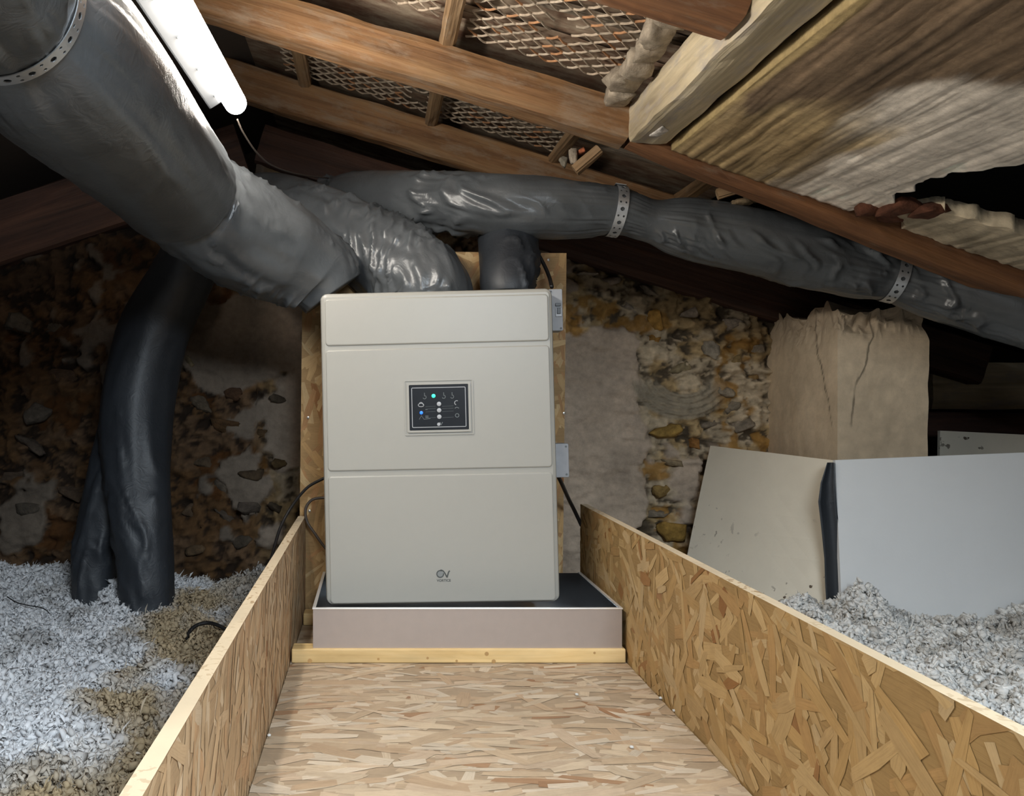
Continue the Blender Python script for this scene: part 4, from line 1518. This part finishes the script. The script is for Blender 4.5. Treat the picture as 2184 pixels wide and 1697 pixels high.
# control panel
cx, cz = 0.001, 0.1015
rring('panel_surround', cx, cz, 0.178, 0.143, 0.004, 0.0035, -0.0062, -0.003, M['unit'], U)
rring('panel_frame', cx, cz, 0.163, 0.128, 0.003, 0.0055, -0.0085, -0.003, M['unit'], U)
cp = rslab('control_panel', cx, cz, 0.152, 0.117, 0.003, -0.0072, -0.003, 0.0008, M['glass'], U)
OFF = cp.location.copy()


def sub(o):
    o.parent = cp
    o.location = o.location - OFF
    return o


yf, yb = -0.0078, -0.0070
sub(rring('outline', cx, cz, 0.139, 0.103, 0.003, 0.0016, yf, yb, M['silver'], None))
ax = lambda px: cx + (px - 1042) / 12.12 / 828.0
az = lambda py: cz + (830 - py) / 12.12 / 828.0
sub(tag(disc('led', ax(912), az(535), 0.0050, yf, yb, M['led_g'], None, dome=0.001), 'lit green indicator'))
sub(tag(disc('led', ax(588), az(962), 0.0042, yf, yb, M['led_b'], None, dome=0.001), 'lit blue indicator'))
for py in (745, 908, 1075):
    sub(disc('button', ax(1048), az(py), 0.0056, yf, yb, M['silver'], None, dome=0.0006))
arc = lambda x, z, r, a0, a1, n=10, sz=1.0: [(x + r * math.cos(math.radians(a0 + (a1 - a0) * i / n)), z + sz * r * math.sin(math.radians(a0 + (a1 - a0) * i / n))) for i in range(n + 1)]
for px in (680, 1175, 1390):     # little fan speed symbols
    sub(stroke('symbol', [(ax(px), az(450)), (ax(px), az(540))] + arc(ax(px) - 0.000, az(565), 0.0042, 80, -160, 8), 0.0015, yf, yb, M['dim'], None))
sub(stroke('symbol', arc(ax(585), az(765), 0.0072, 0, 360, 18, 0.6) + arc(ax(585), az(740), 0.0045, 0, 180, 8), 0.0014, yf, yb, M['silver'], None))
sub(stroke('symbol', [(ax(530), az(1135)), (ax(590), az(1035)), (ax(650), az(1130)), (ax(820), az(1118))], 0.0013, yf, yb, M['dim'], None))
sub(stroke('symbol', [(ax(690), az(1050)), (ax(770), az(1050))], 0.0016, yf, yb, M['dim'], None))
sub(stroke('symbol', [(ax(690), az(1082)), (ax(770), az(1082))], 0.0016, yf, yb, M['dim'], None))
sub(stroke('symbol', [(ax(690), az(885)), (ax(750), az(885))], 0.0012, yf, yb, M['dim'], None))
for py in (810, 945, 1100, 872):
    sub(stroke('guide_line', [(ax(700), az(py)), (ax(960), az(py - 10))], 0.0005, yf, yb, M['dim'], None))
    sub(stroke('guide_line', [(ax(1130), az(py)), (ax(1420), az(py - 10))], 0.0005, yf, yb, M['dim'], None))
sub(stroke('symbol', arc(ax(1505), az(725), 0.0055, 60, 250, 10), 0.0016, yf, yb, M['silver'], None))
sub(stroke('symbol', arc(ax(1505), az(900), 0.0058, 30, 150, 8), 0.0018, yf, yb, M['dim'], None))
sub(stroke('symbol', arc(ax(1508), az(1050), 0.0046, 0, 360, 14), 0.0018, yf, yb, M['dim'], None))
sub(disc('logo', ax(1030), az(1268), 0.0042, yf, yb, M['silver'], None))
sub(stroke('logo', [(ax(1062), az(1215)), (ax(1090), az(1290)), (ax(1130), az(1215))], 0.0022, yf, yb, M['dim'], None))

# printed logo on the lower cover: spiral with a V tail, company name below
lx, lz = 0.0035, -0.3305
LOFF = low.location.copy()
ss = 1 / 21.84 / 828.0
bx = lambda px: lx + (px - 1010) * ss
bz = lambda py: lz + (780 - py) * ss


def sub2(o):
    o.parent = low
    o.location = o.location - LOFF
    return o


yf, yb = -0.0046, -0.0040
sub2(disc('logo', bx(860), bz(690), 150 * ss, yf + 0.0001, yb, M['logo_mid'], None, 22))
sp = arc(bx(850), bz(690), 150 * ss, -20, 0, 3)
sp = [(bx(850 + (150 + 0.06 * (a - (-20))) * math.cos(math.radians(-a))), bz(690 + (150 + 0.06 * (a + 20)) * math.sin(math.radians(-a)))) for a in range(-340, 1, 12)]
loop = arc(bx(850), bz(690), 158 * ss, 15, 315 + 45, 30)
sub2(stroke('logo', arc(bx(855), bz(690), 155 * ss, 10, -300, 34), 52 * ss, yf, yb, M['logo'], None))
sub2(stroke('logo', arc(bx(880), bz(690), 175 * ss, 95, 35, 8) + [(bx(1085), bz(680)), (bx(1165), bz(850))], 60 * ss, yf, yb, M['logo'], None))
sub2(stroke('logo', [(bx(1165), bz(860)), (bx(1240), bz(620)), (bx(1270), bz(575)), (bx(1305), bz(550))], 62 * ss, yf, yb, M['logo'], None))
tc = bpy.data.curves.new('brand_text', 'FONT')
tc.body = 'VORTICE'
tc.align_x = 'CENTER'
tc.size = 0.0086
tc.extrude = 0.0002
tc.offset = 0.0002
to = bpy.data.objects.new('brand_text', tc)
C.objects.link(to)
bpy.context.view_layer.update()
tm = bpy.data.meshes.new_from_object(to.evaluated_get(bpy.context.evaluated_depsgraph_get()))
bpy.data.objects.remove(to)
tm.name = 'lettering'
tw = max(v.co.x for v in tm.vertices) - min(v.co.x for v in tm.vertices)
tm.materials.clear()
tm.materials.append(M['logo'])
tt = bpy.data.objects.new('lettering', tm)
C.objects.link(tt)
tt.rotation_euler = (math.radians(90), 0, 0)
tt.scale = (650 * ss / tw, 1, 1)
tt.parent = low
tt.location = Vector((bx(1015), yf + 0.0004, bz(1045))) - LOFF
# side boxes
sbx = rslab('switch_box', 0.318, 0.352, 0.036, 0.110, 0.003, 0.055, 0.11, 0.0015, M['grey_plastic'], U)
SO = sbx.location.copy()


def subs(o, par):
    o.parent = par
    o.location = o.location - par.location
    return o


for (nm, x0, x1, z0, z1, mt) in (('switch_window', 0.3165, 0.3305, 0.362, 0.369, 'black'), ('switch_bezel', 0.3165, 0.3325, 0.334, 0.3565, 'silver'), ('switch_lever', 0.3195, 0.3295, 0.341, 0.3565, 'black')):
    subs(bbox_obj(nm, x0, x1, 0.051 if nm != 'switch_lever' else 0.047, 0.0555, z0, z1, M[mt], None, 0.0006), sbx)
for (x, z) in ((0.3055, 0.401), (0.330, 0.303)):
    subs(disc('screw', x, z, 0.0028, 0.0535, 0.0555, M['black'], None, 10), sbx)
jb = rslab('junction_box', 0.317, -0.045, 0.050, 0.089, 0.004, 0.055, 0.12, 0.002, M['grey_plastic'], U)
for (x, z) in ((0.335, -0.0085), (0.335, -0.0815)):
    subs(disc('screw', x, z, 0.0028, 0.0535, 0.0555, M['dim'], None, 10), jb)

# cables around the unit
def tc_(name, pts, rad, mat, label):
    return tag(cable(name, [P(*p) for p in pts], rad, M[mat], n=60), label, 'cable')


tc_('cable', [(720, 1005, 2.43), (690, 1020, 2.42), (655, 1040, 2.39), (622, 1080, 2.33), (598, 1125, 2.28), (583, 1175, 2.2), (560, 1260, 2.05), (540, 1345, 1.97)], 0.0042, 'cable',
    'black cable arching from the unit over the left OSB side board')
tc_('cable', [(720, 1060, 2.44), (690, 1061, 2.44), (665, 1066, 2.44), (652, 1085, 2.44), (655, 1112, 2.44), (672, 1138, 2.44), (692, 1166, 2.44), (715, 1190, 2.44)], 0.0040, 'cable_g',
    'grey-brown cable loop bulging from behind the unit above the drip tray')
tc_('cable', [(1140, 525, 2.45), (1150, 545, 2.43), (1163, 570, 2.41), (1172, 592, 2.38), (1177, 612, 2.32)], 0.0055, 'cable',
    'short black cable bending down to the switch box of the unit')
tc_('cable', [(1190, 1014, 2.30), (1200, 1035, 2.33), (1213, 1064, 2.38), (1227, 1092, 2.44), (1240, 1120, 2.47)], 0.0055, 'cable',
    'straight black cable slanting down from the junction box of the unit')
tc_('cable', [(396, 1362, 2.18), (408, 1342, 2.18), (425, 1331, 2.18), (445, 1328, 2.18), (462, 1332, 2.17), (480, 1341, 2.16), (505, 1360, 2.14)], 0.0050, 'cable',
    'black cable loop poking out of the insulation beside the OSB box')
tc_('wire', [(15, 1272, 2.52), (35, 1284, 2.50), (62, 1291, 2.48), (92, 1297, 2.46), (110, 1312, 2.46)], 0.0016, 'cable',
    'thin dark wire lying on the white loose insulation')

# ------------------------------------------------------------------ drip tray and pine battens
TR = empty('drip_tray', (0.2175, 2.01, 0.034))
tag(TR, 'shallow stainless drip tray under the ventilation unit', 'tray')
hw, dp, hh, tk = 0.3635, 0.415, 0.091, 0.0015
outl = rrect(2 * hw, dp, 0.003, 2, 0, dp / 2)
for nm, args in (('tray_front', (-hw, hw, 0, tk, 0, hh)), ('tray_rear', (-hw, hw, dp - tk, dp, 0, hh)), ('tray_side', (-hw, -hw + tk, tk, dp - tk, 0, hh)), ('tray_side', (hw - tk, hw, tk, dp - tk, 0, hh)),
                 ('tray_bottom', (-hw + tk, hw - tk, tk, dp - tk, 0, tk))):
    bbox_obj(nm, *args, M['steel'] if nm == 'tray_front' else M['steel_in'], TR)
rv = []
for (nm, a, b_) in (('rim', (-hw - 0.002, -0.002), (hw + 0.002, 0.006)), ('rim', (-hw - 0.002, 0.006), (-hw + 0.006, dp)), ('rim', (hw - 0.006, 0.006), (hw + 0.002, dp))):
    bbox_obj(nm, a[0], b_[0], a[1], b_[1], hh, hh + 0.004, M['steel_rim'], TR, 0.0015)
for i, (y, lab) in enumerate(((2.002, 'knotty yellow pine batten lying in front under the drip tray'), (2.33, 'yellow pine batten under the rear of the drip tray'))):
    bm = bmesh.new()
    V, Fc = box_vf(-0.196, 0.588, 0, 0.05, 0.0006, 0.034)
    vs = [bm.verts.new(v) for v in V]
    for f in Fc:
        bm.faces.new([vs[k] for k in f])
    bmesh.ops.bevel(bm, geom=list(bm.edges), offset=0.004, segments=3, affect='EDGES', profile=0.6)
    o = from_bm('pine_batten', bm, M['pine'])
    o.location.y += y
    tag(o, lab, 'batten')
    if i == 0:
        for (px, py, r_) in ((661, 1409, 0.0055), (807, 1405, 0.003), (912, 1403, 0.003), (974, 1409, 0.003), (1038, 1394, 0.005), (1053, 1410, 0.005), (1268, 1392, 0.003)):
            qk = P(px, py, y)
            kn = disc('knot', qk.x - o.location.x, qk.z - o.location.z, r_, -0.0252, -0.02, M['knot'], o, 12, dome=0.0002)

# crumbs of insulation that fell on the deck
for i, (px, py) in enumerate([(574, 1572), (1438, 1519), (1409, 1492), (1347, 1597), (1230, 1484)]):
    d_ = CZ * F / (py - PY)
    q = P(px, py, d_)
    o = lump('insulation_crumb', q.x, q.y, 0.004, 0.004, 0.0035, 0.003, M['fluff'], 300 + i, 0.5, (0.75, 0.74, 0.7), sub=1)
    tag(o, 'tiny white insulation crumb fallen on the OSB deck', 'crumb', 'insulation crumbs on the deck')
